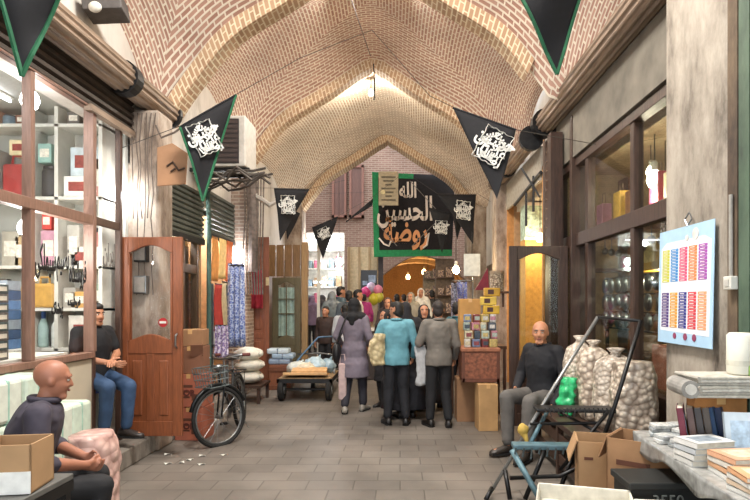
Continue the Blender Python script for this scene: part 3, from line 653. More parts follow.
obj('apron', MB().bx(-2.45, -1.66, 2.35, 2.38, .7, .755).bx(-1.69, -1.66, 2.35, 2.85, .7, .755), BLACKMET, t, world=True)
t = thing('display_stand', 'black tubular stand frame beside the beige package at the left edge', 'stand', (-2.3, 2.95, 0))
obj('frame', MB().tube([(-2.14, 2.96, .0), (-2.14, 2.96, 1.17), (-2.5, 2.96, 1.17), (-2.5, 2.96, 0)], .018, 8), BLACKMET, t, world=True); obj('cross_bar', MB().cyl((-2.14, 2.96, .9), (-2.5, 2.96, .9), .012), BLACKMET, t, world=True); obj('foot', MB().bx(-2.52, -2.12, 2.9, 3.0, 0, .02), BLACKMET, t, world=True)
# pale green packages behind the man
q = random.Random(5); GRN = [mat(h, .35, var=.12) for h in ('#c9d8c8', '#b4cfc0', '#d6dccf')]
k = 0
for r_ in range(3):
    for y in (3.55, 3.88, 4.2, 4.5, 4.78):
        if r_ == 2 and y > 4.4: continue
        t = thing('wrapped_package', 'pale green wrapped package stacked under the left shop window', 'package', (-2.84, y, .19+.31*r_), 0, 'pale green wrapped packages')
        obj('wrap', MB().bx(-.13, .13, -.15, .15, 0, .305), GRN[k % 3], t, bevel=.03); obj('band', MB().bx(-.134, .134, -.02, .02, -.001, .309), mat('#9fc3b2', .3), t, bevel=.02); k += 1
def sack(name, label, loc, rx, ry, h, m, lumps=14, amp=.012, neck=True, group=None, tilt=(0, 0), seed=1, cat='sack', tie=None, openm=None):
    t = thing(name, label, cat, loc, 0, group); b = MB(); n, M = 40, 30; rs = []
    for j in range(M):
        v = j/(M-1); z = h*v; prof = .86+.2*math.sin(math.pi*min(1, v*1.05))**.7
        if v < .06: prof *= .86+.14*v/.06
        if v > .9 and neck: prof *= 1-.55*((v-.9)/.1)**1.5
        ring = []
        for i in range(n):
            a = 2*math.pi*i/n; c, s = math.cos(a), math.sin(a); e = 2.6
            q_ = (abs(c)**e+abs(s)**e)**(-1/e)
            p = Vector((c*q_*rx*prof+tilt[0]*v*v, s*q_*ry*prof+tilt[1]*v*v, z))
            d = noise.noise(p*lumps+Vector((seed*7, 0, 0)))*amp+noise.noise(p*5+Vector((seed*3, 1, 2)))*.02
            ring.append(p+Vector((c, s, 0))*d)
        rs.append(ring)
    b.rings(rs); obj('bag', b, m, t, smooth=True)
    if neck: obj('tied_neck', MB().lathe([(rx*.42, h*.98), (rx*.25, h*1.03), (rx*.5, h*1.09), (rx*.3, h*1.1)], (tilt[0], tilt[1], 0), 14), tie or m, t, smooth=True)
    return t
def cell_mat(h1, h2, scale=26):
    m = bpy.data.materials.new('bagged_goods'); m.use_nodes = True; nt = m.node_tree; b = nt.nodes['Principled BSDF']; b.inputs['Roughness'].default_value = .35
    tc = nd(nt, 'ShaderNodeTexCoord'); v = nd(nt, 'ShaderNodeTexVoronoi'); v.inputs['Scale'].default_value = scale; nt.links.new(tc.outputs['Object'], v.inputs['Vector'])
    r = nd(nt, 'ShaderNodeValToRGB'); r.color_ramp.elements[0].color = lin(h1); r.color_ramp.elements[1].color = lin(h2); r.color_ramp.elements[0].position = .25; r.color_ramp.elements[1].position = .75
    nt.links.new(v.outputs['Distance'], r.inputs[0]); nt.links.new(r.outputs[0], b.inputs['Base Color'])
    bp = nd(nt, 'ShaderNodeBump', invert=True); bp.inputs['Strength'].default_value = .8; bp.inputs['Distance'].default_value = .02
    nt.links.new(v.outputs['Distance'], bp.inputs['Height']); nt.links.new(bp.outputs[0], b.inputs['Normal']); return m
NUT = cell_mat('#d2c4b2', '#8f7f70', 21); NUT2 = cell_mat('#d6cabb', '#a39484', 24); PINKB2 = cell_mat('#cfaea4', '#b08a82', 12)
sack('sack', 'pink wrinkled bag standing beside the seated man on the left', (-2.2, 4.0, .0), .15, .2, .72, PINKB2, 12, .02, False, seed=4)
# dark low platform and the row of sacks on it
t = thing('platform', 'low dark wooden platform carrying the nut sacks', 'platform', (1.85, 5.4, 0)); obj('top', MB().bx(1.5, 2.19, 4.4, 6.3, .47, .52), DARKWOOD, t, world=True, bevel=.006)
for x, y in ((1.54, 4.45), (2.14, 4.45), (1.54, 6.25), (2.14, 6.25), (1.54, 5.4)): obj('leg', MB().bx(x-.03, x+.03, y-.03, y+.03, 0, .47), DARKWOOD, t, world=True)
obj('slat_side', MB().bx(1.52, 1.54, 4.45, 6.25, .1, .2).bx(1.52, 1.54, 4.45, 6.25, .3, .4), DARKWOOD, t, world=True)
sack('sack', 'nearest bulging net sack of pale nuts beside the pillar', (1.96, 4.68, .52), .175, .16, .64, NUT, 16, .012, False, seed=1, tilt=(.0, .03))
sack('sack', 'nut sack second from the pillar in the row on the platform', (1.92, 5.06, .52), .165, .14, .66, NUT2, 16, .01, True, seed=2, tilt=(.03, .0))
sack('sack', 'nut sack third from the pillar with dark printed marks', (1.9, 5.45, .52), .15, .14, .7, NUT, 16, .01, True, seed=3, tilt=(-.01, .02))
sack('sack', 'farthest nut sack of the row beside the green bag', (1.86, 5.86, .52), .135, .14, .72, NUT2, 16, .01, True, seed=5, tilt=(.02, .0))
sack('plastic_bag', 'bright green plastic bag standing by the farthest nut sack', (1.66, 5.62, .52), .075, .08, .38, mat('#2fae6d', .3, var=.25, scale=20), 18, .03, False, seed=6, tilt=(.05, 0), cat='bag')

# white sacks far left, crate with blue bundles
for k, (z, x, lab) in enumerate(((.3, -2.55, 'white stuffed sack at the bottom of the pile by the brick pier'), (.5, -2.53, 'white stuffed sack in the middle of the pile by the brick pier'), (.68, -2.56, 'white stuffed sack on top of the pile by the brick pier'))):
    t = thing('stuffed_sack', lab, 'sack', (x, 9.45, z)); b = MB().ell((0, 0, .11), (.24, .27, .11), n=20, m=12)
    for v in b.bm.verts: v.co += Vector(v.co).normalized()*noise.noise(v.co*9+Vector((k, 0, 0)))*.035
    obj('bag', b, mat('#cfccbf', .6, var=.15), t, smooth=True); obj('tied_end', MB().ell((.23, -.1, .12), (.05, .05, .04), n=8, m=5), mat('#c2beb0'), t, smooth=True)
t = thing('bench', 'low wooden bench under the white stuffed sacks', 'bench', (-2.55, 9.45, 0)); obj('top', MB().bx(-.28, .28, -.35, .35, .26, .3), DARKWOOD, t)
for x, y in ((-.24, -.3), (.24, -.3), (-.24, .3), (.24, .3)): obj('leg', MB().bx(x-.025, x+.025, y-.025, y+.025, 0, .26), DARKWOOD, t)
t = thing('wooden_crate', 'brown wooden crate below the blue wrapped bundles', 'crate', (-2.2, 10.45, 0.02)); obj('box', MB().bx(-.2, .2, -.2, .2, 0, .5), wood('#7a4a32', .2), t, bevel=.01); obj('batten', MB().bx(-.2, .2, -.22, -.2, .05, .12), wood('#6a3f2a', .2), t); obj('batten', MB().bx(-.2, .2, -.22, -.2, .38, .45), wood('#6a3f2a', .2), t)
for k, (x, z) in enumerate(((-2.22, .52), (-2.16, .62), (-2.25, .71))):
    t = thing('wrapped_bundle', ['grey blue wrapped bundle lowest on the wooden crate', 'pale blue wrapped bundle in the middle on the wooden crate', 'white blue wrapped bundle topmost on the wooden crate'][k], 'bundle', (x, 10.42, z)); obj('wrap', MB().bx(-.2, .2, -.15, .15, 0, .1), mat(['#7f8da0', '#93a8bb', '#b8c4cb'][k], .4), t, bevel=.03); obj('strap', MB().bx(-.02, .02, -.153, .153, -.002, .103), mat('#5a6a80'), t, bevel=.02)

# cartons behind the bicycle
for k, (z, h, dx, dy, lab, m) in enumerate(((.0, .4, 0, 0, 'red brown carton on the floor behind the bicycle wheel', mat('#a8614a', .85, scale=5)), (.4, .4, -.01, .0, 'red brown printed carton in the middle behind the bicycle', mat('#a8614a', .85, scale=5)), (.8, .33, -.02, .02, 'brown carton with an open flap above the red brown cartons', CARD3), (1.13, .2, -.03, .04, 'topmost small brown carton behind the wooden door', CARD2))):
    t = carton(lab, (-2.52+dx, 6.88+dy, z+.0), .34 if k < 2 else .29, .34, h-.005, R(-6+4*k), False, m, TXT if k < 2 else None)
    if k == 2: obj('flap', MB().box((.1, -.2, .28), (.14, .01, .16), (R(25), 0, .3)), CARD3, t)
    if k < 2: write(t, 'TOR', basis(world_of(t) @ Vector((-.02, -.174, .17)), (math.cos(R(-6+4*k)), math.sin(R(-6+4*k)), 0), (0, 0, 1)), .1, mat('#5b2a22'), .004, 'print_lettering', ar=False)

# goods on the shelves of the bright left shop
t = thing('shelf_unit', 'white shelves facing the street inside the bright left shop', 'shelf', (-4.1, 6.0, .19))
obj('back_panel', MB().bx(-5.3, -3.1, 6.13, 6.155, .19, 3.7), SHOPWHITE, t, world=True)
for z in (.75, 1.18, 1.6, 2.04, 2.76, 3.52): obj('shelf_board', MB().bx(-5.3, -3.1, 5.83, 6.14, z-.035, z), WHITE, t, world=True, bevel=.004)
for x in (-5.28, -4.55, -3.88, -3.58, -3.12): obj('upright', MB().bx(x-.02, x+.02, 5.83, 6.14, .19, 3.7), WHITE, t, world=True)
cnt = {}
def goods(kind, colour_hex, colour, x, z, w_, h, y=5.86, d=.22, where='', shape='box', lab2=''):
    lab = f'{colour} {kind.replace("_", " ")} {where}'.strip()
    t = thing(kind, lab, kind.split('_')[-1], (x, y+d/2, z)); m = mat(colour_hex, .5, var=.15)
    if shape == 'box':
        obj('body', MB().bx(-w_/2, w_/2, -d/2, d/2, 0, h), m, t, bevel=.006); obj('label_panel', MB().bx(-w_*.34, w_*.34, -d/2-.004, -d/2, h*.28, h*.72), mat('#d9d3c4' if sum(lin(colour_hex)[:3]) < 1.2 else '#8a3c34', .6, var=.25, scale=40), t)
    elif shape == 'can':
        obj('body', MB().lathe([(w_*.46, 0), (w_*.5, .02), (w_*.5, h*.82), (w_*.42, h*.9)], n=18), m, t, smooth=True); obj('lid', MB().lathe([(w_*.44, h*.88), (w_*.44, h*.98), (w_*.2, h)], n=18), mat('#2a2a2c', .4), t)
    elif shape == 'bottle':
        obj('body', MB().lathe([(w_*.45, 0), (w_*.5, .03), (w_*.5, h*.6), (w_*.2, h*.8)], n=12), m, t, smooth=True); obj('cap', MB().lathe([(w_*.22, h*.8), (w_*.22, h)], n=10), mat('#3a5a9a', .4), t)
    else:
        b = MB().bx(-w_/2, w_/2, -d/2, d/2, 0, h*.8); obj('body', b, m, t, bevel=.03); obj('handle', MB().tube([(-w_*.22, -d*.3, h*.78), (-w_*.18, -d*.3, h), (w_*.18, -d*.3, h), (w_*.22, -d*.3, h*.78)], .012, 6), m, t)
    return t
S = 'in the left shop'
goods('handbag', '#a33a38', 'dark red', -4.02, 2.76, .3, .44, where='on the upper shelf '+S, shape='bag'); goods('storage_canister', '#3c3a3a', 'black', -3.7, 2.76, .2, .34, where='on the upper shelf '+S, shape='can')
goods('white_box', '#dcdad2', 'low', -3.36, 2.76, .32, .22, where='right of the black canister '+S); goods('grey_box', '#9a9692', 'tall', -4.3, 2.76, .2, .5, where='left of the dark red handbag '+S)
goods('picture_box', '#c9a08a', 'pink and yellow', -4.4, 3.52, .3, .17, where='at the left on the top shelf '+S); goods('picture_box', '#8fb2a8', 'teal', -3.72, 2.76+.36, .14, .2, where='on the canister in the left shop')
goods('toy_box', '#d7c9a0', 'yellow and white', -3.98, 3.2, .22, .16, where='on the red handbag in the left shop'); goods('wide_box', '#b9c8cc', 'pale blue', -3.3, 2.98, .3, .3, where='on the low white box '+S)
goods('round_tin', '#3a3836', 'dark', -4.45, 2.04, .16, .36, where='on the middle shelf '+S, shape='can'); goods('kettle_box', '#a9a394', 'grey beige', -4.08, 2.04, .18, .36, where='beside the dark tin '+S)
goods('poster_box', '#c04038', 'red', -3.7, 2.42, .1, .18, where='standing high in the middle compartment '+S); goods('gift_box', '#b98a9a', 'pink patterned', -3.68, 2.04, .16, .37, where='below the red poster box '+S); goods('carton_box', '#d5d1c4', 'plain white', -3.3, 2.04, .3, .2, where='on the middle shelf by the doorway '+S)
goods('paper_bag', '#c69a4e', 'crumpled tan', -3.74, 1.6, .24, .32, where='on the third shelf '+S, shape='bag'); goods('carton_box', '#c79a55', 'golden tan', -3.3, 1.6, .3, .17, where='on the third shelf by the doorway '+S)
goods('carton_box', '#d8d4c8', 'bulky white', -3.3, 1.18, .34, .34, where='on the fourth shelf by the doorway '+S); goods('plastic_bottle', '#d9dcd6', 'white', -3.66, 1.18, .1, .36, where='standing nearer the doorway '+S, shape='bottle'); goods('plastic_bottle', '#9fb8b4', 'teal', -3.8, 1.18, .1, .38, where='beside the white bottle '+S, shape='bottle')
BL = ['#46648a', '#5a7ca8', '#3b5478', '#8a95a0']
for c, x in enumerate((-4.06, -3.93)):
    for r_ in range(7):
        t = thing('blue_box', 'small blue box in the tall stacks behind the shop window', 'box', (x, 5.62, 1.19+.098*r_), 0, 'blue boxes stacked behind the window'); obj('body', MB().bx(-.06, .06, -.1, .1, 0, .095), mat(BL[(r_+c) % 4], .5), t, bevel=.004); obj('label_panel', MB().bx(-.045, .045, -.103, -.1, .03, .065), mat('#c6ccd0', .6), t)
t = thing('counter', 'white counter carrying the boxes behind the left window', 'counter', (-3.9, 5.0, .19)); obj('body', MB().bx(-4.8, -3.75, 5.45, 5.8, .19, 1.14), SHOPWHITE, t, world=True); obj('worktop', MB().bx(-4.82, -3.73, 5.43, 5.82, 1.14, 1.19), WHITE, t, world=True)
DKB = ['#2e2a2b', '#5a5450', '#7d756c', '#3f4a4a', '#8c4038']
for c, (x, y) in enumerate(((-3.22, 4.25), (-3.24, 4.42), (-3.36, 4.58))):
    for r_ in range(8):
        t = thing('patterned_box', 'small dark patterned box in the stacks at the left picture edge', 'box', (x, y, 1.2+.075*r_), 0, 'dark patterned boxes behind the window'); obj('body', MB().bx(-.1, .1, -.075, .075, 0, .073), mat(DKB[(r_*2+c) % 4], .5, var=.4, scale=40), t, bevel=.004); obj('label_panel', MB().bx(.1, .103, -.05, .05, .02, .055), mat('#c9c2b2'), t)
t = thing('counter', 'low display ledge just inside the left window', 'counter', (-3.3, 4.0, .19)); obj('body', MB().bx(-3.55, -3.08, 1.6, 5.2, .19, 1.15), SHOPWHITE, t, world=True); obj('worktop', MB().bx(-3.58, -3.08, 1.6, 5.2, 1.15, 1.195), WHITE, t, world=True)
goods('plush_toy', '#9a2f30', 'dark red', -3.3, 1.8, .18, .24, y=4.1, d=.14, where='above the dark patterned boxes at the left edge', shape='bag')
q = random.Random(21); gcol = [('#8f8a80', 'grey'), ('#b59a72', 'tan'), ('#6f8490', 'slate blue'), ('#a8a49a', 'pale grey'), ('#7c5a4c', 'brown'), ('#8a9a86', 'sage'), ('#b0746a', 'salmon'), ('#5a5652', 'charcoal'), ('#c0b48e', 'straw')]
lv2 = {3.52: 'top', 2.76: 'upper', 2.04: 'middle', 1.6: 'third', 1.18: 'fourth'}; slots = {3.52: (-4.7, -4.15, -3.96, -3.42, -3.24), 2.76: (-4.7, -3.18), 2.04: (-4.7, -3.97, -3.42, -3.2), 1.6: (-4.6, -4.4, -4.2, -4.02, -3.46, -3.18), 1.18: (-4.7, -4.45)}
tops = {3.52: .15, 2.76: .5, 2.04: .45, 1.6: .33, 1.18: .3}
for gi, (z, xs) in enumerate(slots.items()):
    for gj, x in enumerate(xs):
        h_, n_ = gcol[(gi*4+gj*2+gj//3) % 9]; hh = tops[z]*q.uniform(.6, .95); goods('stock_box', h_, n_, x, z, .13, hh, d=q.uniform(.16, .24), where=f'{["first", "second", "third", "fourth", "fifth", "sixth"][gj]} from the left on the {lv2[z]} shelf {S}', shape='can' if (gi+gj) % 4 == 1 else 'box')
# writing on the shop window
t = thing('window_lettering', 'dark handwritten shop name lettered on the left shop window', 'lettering', (-2.99, 4.9, 1.95))
LM = lambda y, z: basis((-2.985, y-.12, z), (0, 1, 0), (0, .25, 1))
write(t, 'فروشگاه', LM(5.31, 1.93), .085, BLACK, .001, sy=3.4); write(t, 'نصیم', LM(5.08, 2.04), .085, BLACK, .001, sy=3.4)
write(t, 'سیملکی', LM(4.84, 2.02), .085, BLACK, .001, sy=3.6)
write(t, 'فروشنده', LM(5.25, 1.66), .06, BLACK, .001, sy=1.8); write(t, 'پوشاک', LM(5.0, 1.6), .06, BLACK, .001, sy=2.4)
t = thing('window_lettering', 'faint grey lettering on the door pane by the left pillar', 'lettering', (-2.95, 5.7, 2.1)); write(t, 'ایران', basis((-2.97, 5.72, 2.15), (0, 1, 0), (0, 0, 1)), .13, mat('#6f6a64'), .002, sy=2)
t = thing('stool', 'blue stool in the doorway under the man in jeans', 'stool', (-3.18, 5.72, .19)); obj('seat', MB().lathe([(.16, .55), (.17, .58), (.16, .6)], n=18), mat('#2f55a0', .4), t); 
for a in range(4): obj('leg', MB().cyl((.14*math.cos(a*1.571+.78), .14*math.sin(a*1.571+.78), 0), (.11*math.cos(a*1.571+.78), .11*math.sin(a*1.571+.78), .56), .018), mat('#2f55a0', .4), t)

# second and third left shops: goods and hanging cloth
b = MB()
def hang(label, cx, cy, z0, z1, wd, m, ax='y', folds=5, seed=0, name='hanging_cloth', cat='cloth', group=None):
    q = Vector((0, 1, 0)) if ax == 'y' else Vector((1, 0, 0)); nn = Vector((1, 0, 0)) if ax == 'y' else Vector((0, -1, 0))
    def f(u, v): return Vector((0, 0, z1-z0))*(1-v)+q*(wd*(u-.5)*(1+.12*v))+nn*(.025*math.sin(u*folds*6.28+seed)*(.4+.6*v)+.015*math.sin(v*4+seed))
    t = thing(name, label, cat, (cx, cy, z0), 0, group); obj('fabric', MB().sheet(f, 40, 8), m, t, smooth=True, solid=.006); obj('hanger_rod', MB().cyl(q*(-wd*.5)+Vector((0, 0, z1-z0)), q*wd*.5+Vector((0, 0, z1-z0)), .012, n=6), DARKSTEEL, t); return t
def pattern(h1, h2, sc_=30): return cell_mat(h1, h2, sc_)
hang('orange curtain cloth hanging at the third left shop', -2.93, 8.85, 2.0, 2.7, .3, mat('#c98a4a', .8)); hang('yellow cream cloth hanging beside the orange curtain', -2.93, 9.2, 2.05, 2.7, .34, mat('#d8b878', .8), seed=1); hang('rust orange cloth hanging right of the cream cloth', -2.92, 9.55, 1.6, 2.7, .3, mat('#b7602e', .8), seed=2)
hang('red shirt hanging below the orange curtain', -2.9, 8.95, 1.25, 1.95, .3, mat('#a3352c', .8), seed=3); hang('pale yellow shirt hanging below the cream cloth', -2.9, 9.28, 1.2, 2.0, .26, mat('#cdbb92', .8), seed=4); hang('brown orange shirt hanging under the rust cloth', -2.9, 9.58, .95, 1.58, .26, mat('#9a5534', .8), seed=5)
hang('blue white patterned cloth hanging before the brick pier', -2.62, 9.0, .95, 2.25, .24, pattern('#3c56a0', '#b9c4dd', 34), 'x', 3, seed=6); hang('second blue patterned cloth behind the first one', -2.72, 9.3, 1.0, 2.3, .26, pattern('#4a68b5', '#cfd6e6', 30), 'x', 3, seed=7)
hang('red garment hanging beside the tall panelled door', -2.62, 10.25, 1.55, 2.25, .2, mat('#a82c3c', .8), 'x', 2, seed=8)
hang('purple white cloth hanging at the foot of the blue cloth', -2.78, 8.72, .8, 1.3, .2, pattern('#7a5f9a', '#d8cfe0', 30), 'x', 3, seed=9)
for k in range(5):
    t = thing('white_jar', 'white jar with red lid on the low shelf of the third left shop', 'jar', (-2.98, 8.72+.14*k, 1.0), 0, 'white jars behind the bicycle'); obj('body', MB().lathe([(.05, 0), (.06, .02), (.06, .16), (.04, .2)], n=12), mat('#dcd9d2', .4), t, smooth=True); obj('lid', MB().lathe([(.045, .2), (.045, .24)], n=12), mat('#b03a34', .5), t)
t = thing('shelf_unit', 'pale metal shelf holding the white jars', 'shelf', (-2.98, 9.0, .12)); obj('shelf_board', MB().bx(-3.05, -2.88, 8.62, 9.4, .96, 1.0), STEEL, t, world=True); obj('shelf_board', MB().bx(-3.05, -2.88, 8.62, 9.4, .5, .54), STEEL, t, world=True); obj('upright', MB().bx(-2.92, -2.88, 8.62, 8.66, .12, 1.95), STEEL, t, world=True); obj('upright', MB().bx(-2.92, -2.88, 9.36, 9.4, .12, 1.95), STEEL, t, world=True)
t = thing('shelf_unit', 'wooden shelves inside the second left shop window', 'shelf', (-3.6, 8.3, .12))
for z in (.9, 1.3, 1.7, 2.1): obj('shelf_board', MB().bx(-4.4, -3.2, 8.15, 8.48, z-.03, z), MIDWOOD, t, world=True)
obj('upright', MB().bx(-3.24, -3.2, 8.15, 8.48, .12, 2.5), MIDWOOD, t, world=True)
cs = ['#b8862e', '#cfc2a0', '#8a9a6a', '#c9a548', '#6f7f84', '#a65e38']; cn = ['mustard', 'cream', 'olive', 'yellow', 'slate', 'rust']
for r_, z in enumerate((.9, 1.3, 1.7, 2.1)):
    for c in range(3): goods('packet_box', cs[(r_*2+c) % 6], cn[(r_*2+c) % 6], -3.35-.2*c, z, .17, .2+.04*((r_+c) % 3), y=8.2, d=.2, where=f'{["nearest", "second", "third"][c]} from the glass on the {["lowest", "second", "third", "highest"][r_]} shelf of the second left shop')
# ------------------------------------------------------------------ people
def voxel(mb, vox, m, name, parent, smooth=3, amp=0, freq=9, seed=0, extra=None):
    bmesh.ops.recalc_face_normals(mb.bm, faces=mb.bm.faces)
    me = bpy.data.meshes.new('tmp'); mb.bm.to_mesh(me); mb.bm.free(); o = bpy.data.objects.new('tmp', me); COL.objects.link(o)
    k = o.modifiers.new('r', 'REMESH'); k.mode = 'VOXEL'; k.voxel_size = vox
    dg = bpy.context.evaluated_depsgraph_get(); r = bpy.data.meshes.new_from_object(o.evaluated_get(dg)); bpy.data.objects.remove(o); bpy.data.meshes.remove(me)
    b = MB(); b.bm.from_mesh(r); bpy.data.meshes.remove(r)
    for _ in range(smooth): bmesh.ops.smooth_vert(b.bm, verts=b.bm.verts, factor=.5, use_axis_x=True, use_axis_y=True, use_axis_z=True)
    if amp:
        b.bm.normal_update()
        for v in b.bm.verts: v.co += v.normal*(noise.noise(Vector((v.co.x*freq+seed, v.co.y*freq, v.co.z*freq*.6)))*amp+amp*.5*noise.noise(v.co*freq*2.3))
    if extra: bmesh.ops.recalc_face_normals(extra.bm, faces=extra.bm.faces); t = bpy.data.meshes.new('t'); extra.bm.to_mesh(t); extra.bm.free(); b.bm.from_mesh(t); bpy.data.meshes.remove(t)
    return obj(name, b, m, parent, smooth=True)
def V(*a): return Vector(a)
STAND = dict(pelvis=V(0, 0, .92), chest=V(0, 0, 1.22), neck=V(0, -.01, 1.42), head=V(0, .03, 1.56), sh_l=V(-.18, -.01, 1.375), sh_r=V(.18, -.01, 1.375), el_l=V(-.24, -.04, 1.1), el_r=V(.24, -.04, 1.1), wr_l=V(-.24, .05, .87), wr_r=V(.24, .05, .87),
             hip_l=V(-.09, 0, .89), hip_r=V(.09, 0, .89), kn_l=V(-.1, .03, .49), kn_r=V(.1, .03, .49), an_l=V(-.1, -.03, .09), an_r=V(.1, -.03, .09))
SIT = {k: v-V(0, 0, .36) for k, v in STAND.items()}
SIT.update(kn_l=V(-.13, .43, .52), kn_r=V(.13, .43, .52), an_l=V(-.14, .42, .09), an_r=V(.14, .42, .09), hip_l=V(-.1, .02, .54), hip_r=V(.1, .02, .54), el_l=V(-.25, .05, .76), el_r=V(.25, .05, .76), wr_l=V(-.1, .27, .66), wr_r=V(.1, .27, .66))
def person(label, loc, rz, H=1.72, sit=False, pose=None, top='#5f8fa0', top_len=.1, sleeve=1, trousers='#17171b', shoes='#1a1614', hair='short', hairm=None, skin=None, scarf=None, coat=None, chador=None, head_yaw=0, head_pitch=0, vox=.012, fine=False, girl=False, group=None, collar=True, beard=False):
    J = dict(SIT if sit else STAND); J = {k: v.copy() for k, v in J.items()}
    if girl:
        for s in ('sh_l', 'sh_r'): J[s].x *= .86
    for k, v in (pose or {}).items(): J[k] = V(*v)
    skin = skin or SKIN; hairm = hairm or HAIRB
    t = thing('person', label, 'person', loc, rz, group); t.scale = (H/1.72,)*3
    right = (J['sh_r']-J['sh_l']).normalized()
    def torso(b, g, bottom=.08, top_=1.0, skirt=None):
        pel, ch, nk = J['pelvis'], J['chest'], J['neck']; up = (ch-pel).normalized(); secs = []
        k = .9 if girl else 1
        if skirt:
            secs += skirt
        secs += [(pel-up*bottom, .155, .115), (pel+up*.02, .16, .118), (pel.lerp(ch, .45), .142*k, .105), (ch, .165*k, .118), (ch.lerp(nk, .6), .16*k, .105), (ch.lerp(nk, .85), .115*k, .085), (nk, .066, .066)]
        rs = []
        for c, rx, ry in secs:
            f = up.cross(right); rs.append([c+right*math.cos(2*math.pi*i/20)*(rx+g*(1.5 if rx > .15 else 1))+f*math.sin(2*math.pi*i/20)*(ry+g*1.3) for i in range(20)])
        b.rings(rs)
    b = MB(); ex = MB(); torso(b, 0)
    hb = J['head']; Mh = Matrix.Translation(hb) @ Matrix.Rotation(head_yaw, 4, 'Z') @ Matrix.Rotation(-head_pitch, 4, 'X'); hp = lambda x, y, z: Mh @ V(x, y, z); hr = Mh.to_3x3()
    rq = Mh.to_quaternion()
    b.cap(J['neck']-V(0, 0, .03), hp(0, -.015, -.06), .058, .052); b.ell(hp(0, -.012, .03), (.081, .099, .09), rq, 20, 13); b.ell(hp(0, .016, -.02), (.069, .078, .1), rq, 18, 11); b.cap(hp(-.02, .062, -.098), hp(.02, .062, -.098), .024, .024)
    b.cap(hp(0, .086, .01), hp(0, .1, -.028), .010, .015); b.cap(hp(-.035, .075, .03), hp(.035, .075, .03), .016, .016); b.cap(hp(-.03, .07, -.03), hp(-.045, .03, -.02), .022, .02); b.cap(hp(.03, .07, -.03), hp(.045, .03, -.02), .022, .02)
    for s in (-1, 1): b.ell(hp(s*.078, -.008, -.008), (.011, .019, .028), rq)
    for s, sx in (('l', -1), ('r', 1)):
        sh, el, wr = J['sh_'+s], J['el_'+s], J['wr_'+s]; b.cap(J['chest'].lerp(J['neck'], .7), sh, .07, .062); b.cap(sh, el, .054, .042); b.cap(el, el.lerp(wr, .35), .043, .044); b.cap(el.lerp(wr, .35), wr, .044, .028)
        d = (J['hd_'+s] if 'hd_'+s in J else (wr-el)).normalized(); pn = V(-sx, 0, 0) if abs(d.x) < .7 else V(0, 0, -1); pn = (pn-d*pn.dot(d)).normalized(); sd = d.cross(pn)*sx; 
        if sd.y < 0 and abs(d.z) > .5: sd = -sd
        tg = b if fine else ex
        for k in (-1.3, -.45, .45, 1.3): b.cap(wr+sd*k*.012, wr+d*.085+sd*k*.021, .017, .013)
        for k, ln in ((1.35, .072), (.45, .085), (-.45, .08), (-1.35, .062)):
            q0 = wr+d*.08+sd*k*.021; q1 = q0+(d+pn*.25+sd*k*.05).normalized()*ln*.5; q2 = q1+(d*.75+pn*.75).normalized()*ln*.5
            tg.cap(q0, q1, .010, .009, 8, 3); tg.cap(q1, q2, .009, .0075, 8, 3)
        q0 = wr+d*.025+sd*.02; q1 = q0+(d*.6+sd*.8+pn*.3).normalized()*.042; q2 = q1+(d+sd*.25+pn*.35).normalized()*.034; tg.cap(q0, q1, .013, .011, 8, 3); tg.cap(q1, q2, .011, .009, 8, 3)
        hipp, kn, an = J['hip_'+s], J['kn_'+s], J['an_'+s]; b.cap(hipp, kn, .088, .056); b.cap(kn, kn.lerp(an, .35), .054, .053); b.cap(kn.lerp(an, .35), an, .053, .036)
        fd = V(sx*.25, 1, 0).normalized(); 
        if 'ft_'+s in J: fd = J['ft_'+s].normalized()
        b.cap(an-fd*.04+V(0, 0, -.045), an+fd*.15+V(0, 0, -.055), .036, .028)
    voxel(b, vox, skin, 'body', t, 2, extra=ex)
    # shoes
    for s, sx in (('l', -1), ('r', 1)):
        an = J['an_'+s]; fd = V(sx*.25, 1, 0).normalized()
        if 'ft_'+s in J: fd = J['ft_'+s].normalized()
        sd = V(fd.y, -fd.x, 0); rs = []
        for k, (a, wd, h) in enumerate(((-.085, .03, .06), (-.07, .04, .1), (0, .042, .105), (.06, .046, .08), (.13, .05, .062), (.18, .042, .05), (.205, .022, .035))):
            c = an+fd*a; c.z = an.z-.088; rs.append([c+sd*wd*math.cos(2*math.pi*i/12)+V(0, 0, h*(.5+.5*math.sin(2*math.pi*i/12))) for i in range(12)])
        so = obj('shoe', MB().rings(rs), mat(shoes, .45, var=.2), t, smooth=True)
        pts = [an+fd*a+sd*w_ for a, w_ in ((-.09, 0), (-.07, .04), (.05, .048), (.14, .052), (.2, .03), (.215, 0), (.2, -.03), (.14, -.052), (.05, -.048), (-.07, -.04))]
        obj('sole', MB().prism([(p.x, p.y) for p in pts], lambda u, v, d: V(u, v, d), an.z-.092, an.z-.075), RUBBER, so)
    # trousers
    b = MB(); pel = J['pelvis']; up = (J['chest']-pel).normalized(); f = up.cross(right)
    b.rings([[pel+up*a+right*math.cos(2*math.pi*i/20)*rx+f*math.sin(2*math.pi*i/20)*ry for i in range(20)] for a, rx, ry in ((-.13, .1, .08), (-.08, .165, .125), (.0, .166, .123), (.09, .148, .108))])
    for s in 'lr':
        h_, kn, an = J['hip_'+s], J['kn_'+s], J['an_'+s]; b.cap(h_, kn, .096, .078); b.cap(kn, an+(kn-an)*.1, .077, .062)
    voxel(b, max(vox, .011), mat(trousers, .8, var=.2, scale=8), 'trousers', t, 3, .006, 11, 1)
    # top
    b = MB(); sk = None
    if coat:
        z = coat; sk = [(V(J['pelvis'].x, J['pelvis'].y, z), .2, .16), (V(J['pelvis'].x, J['pelvis'].y, z+.2), .19, .15)]
    torso(b, .022, top_len, skirt=sk)
    b.cap(J['sh_l'], J['sh_r'], .07, .07)
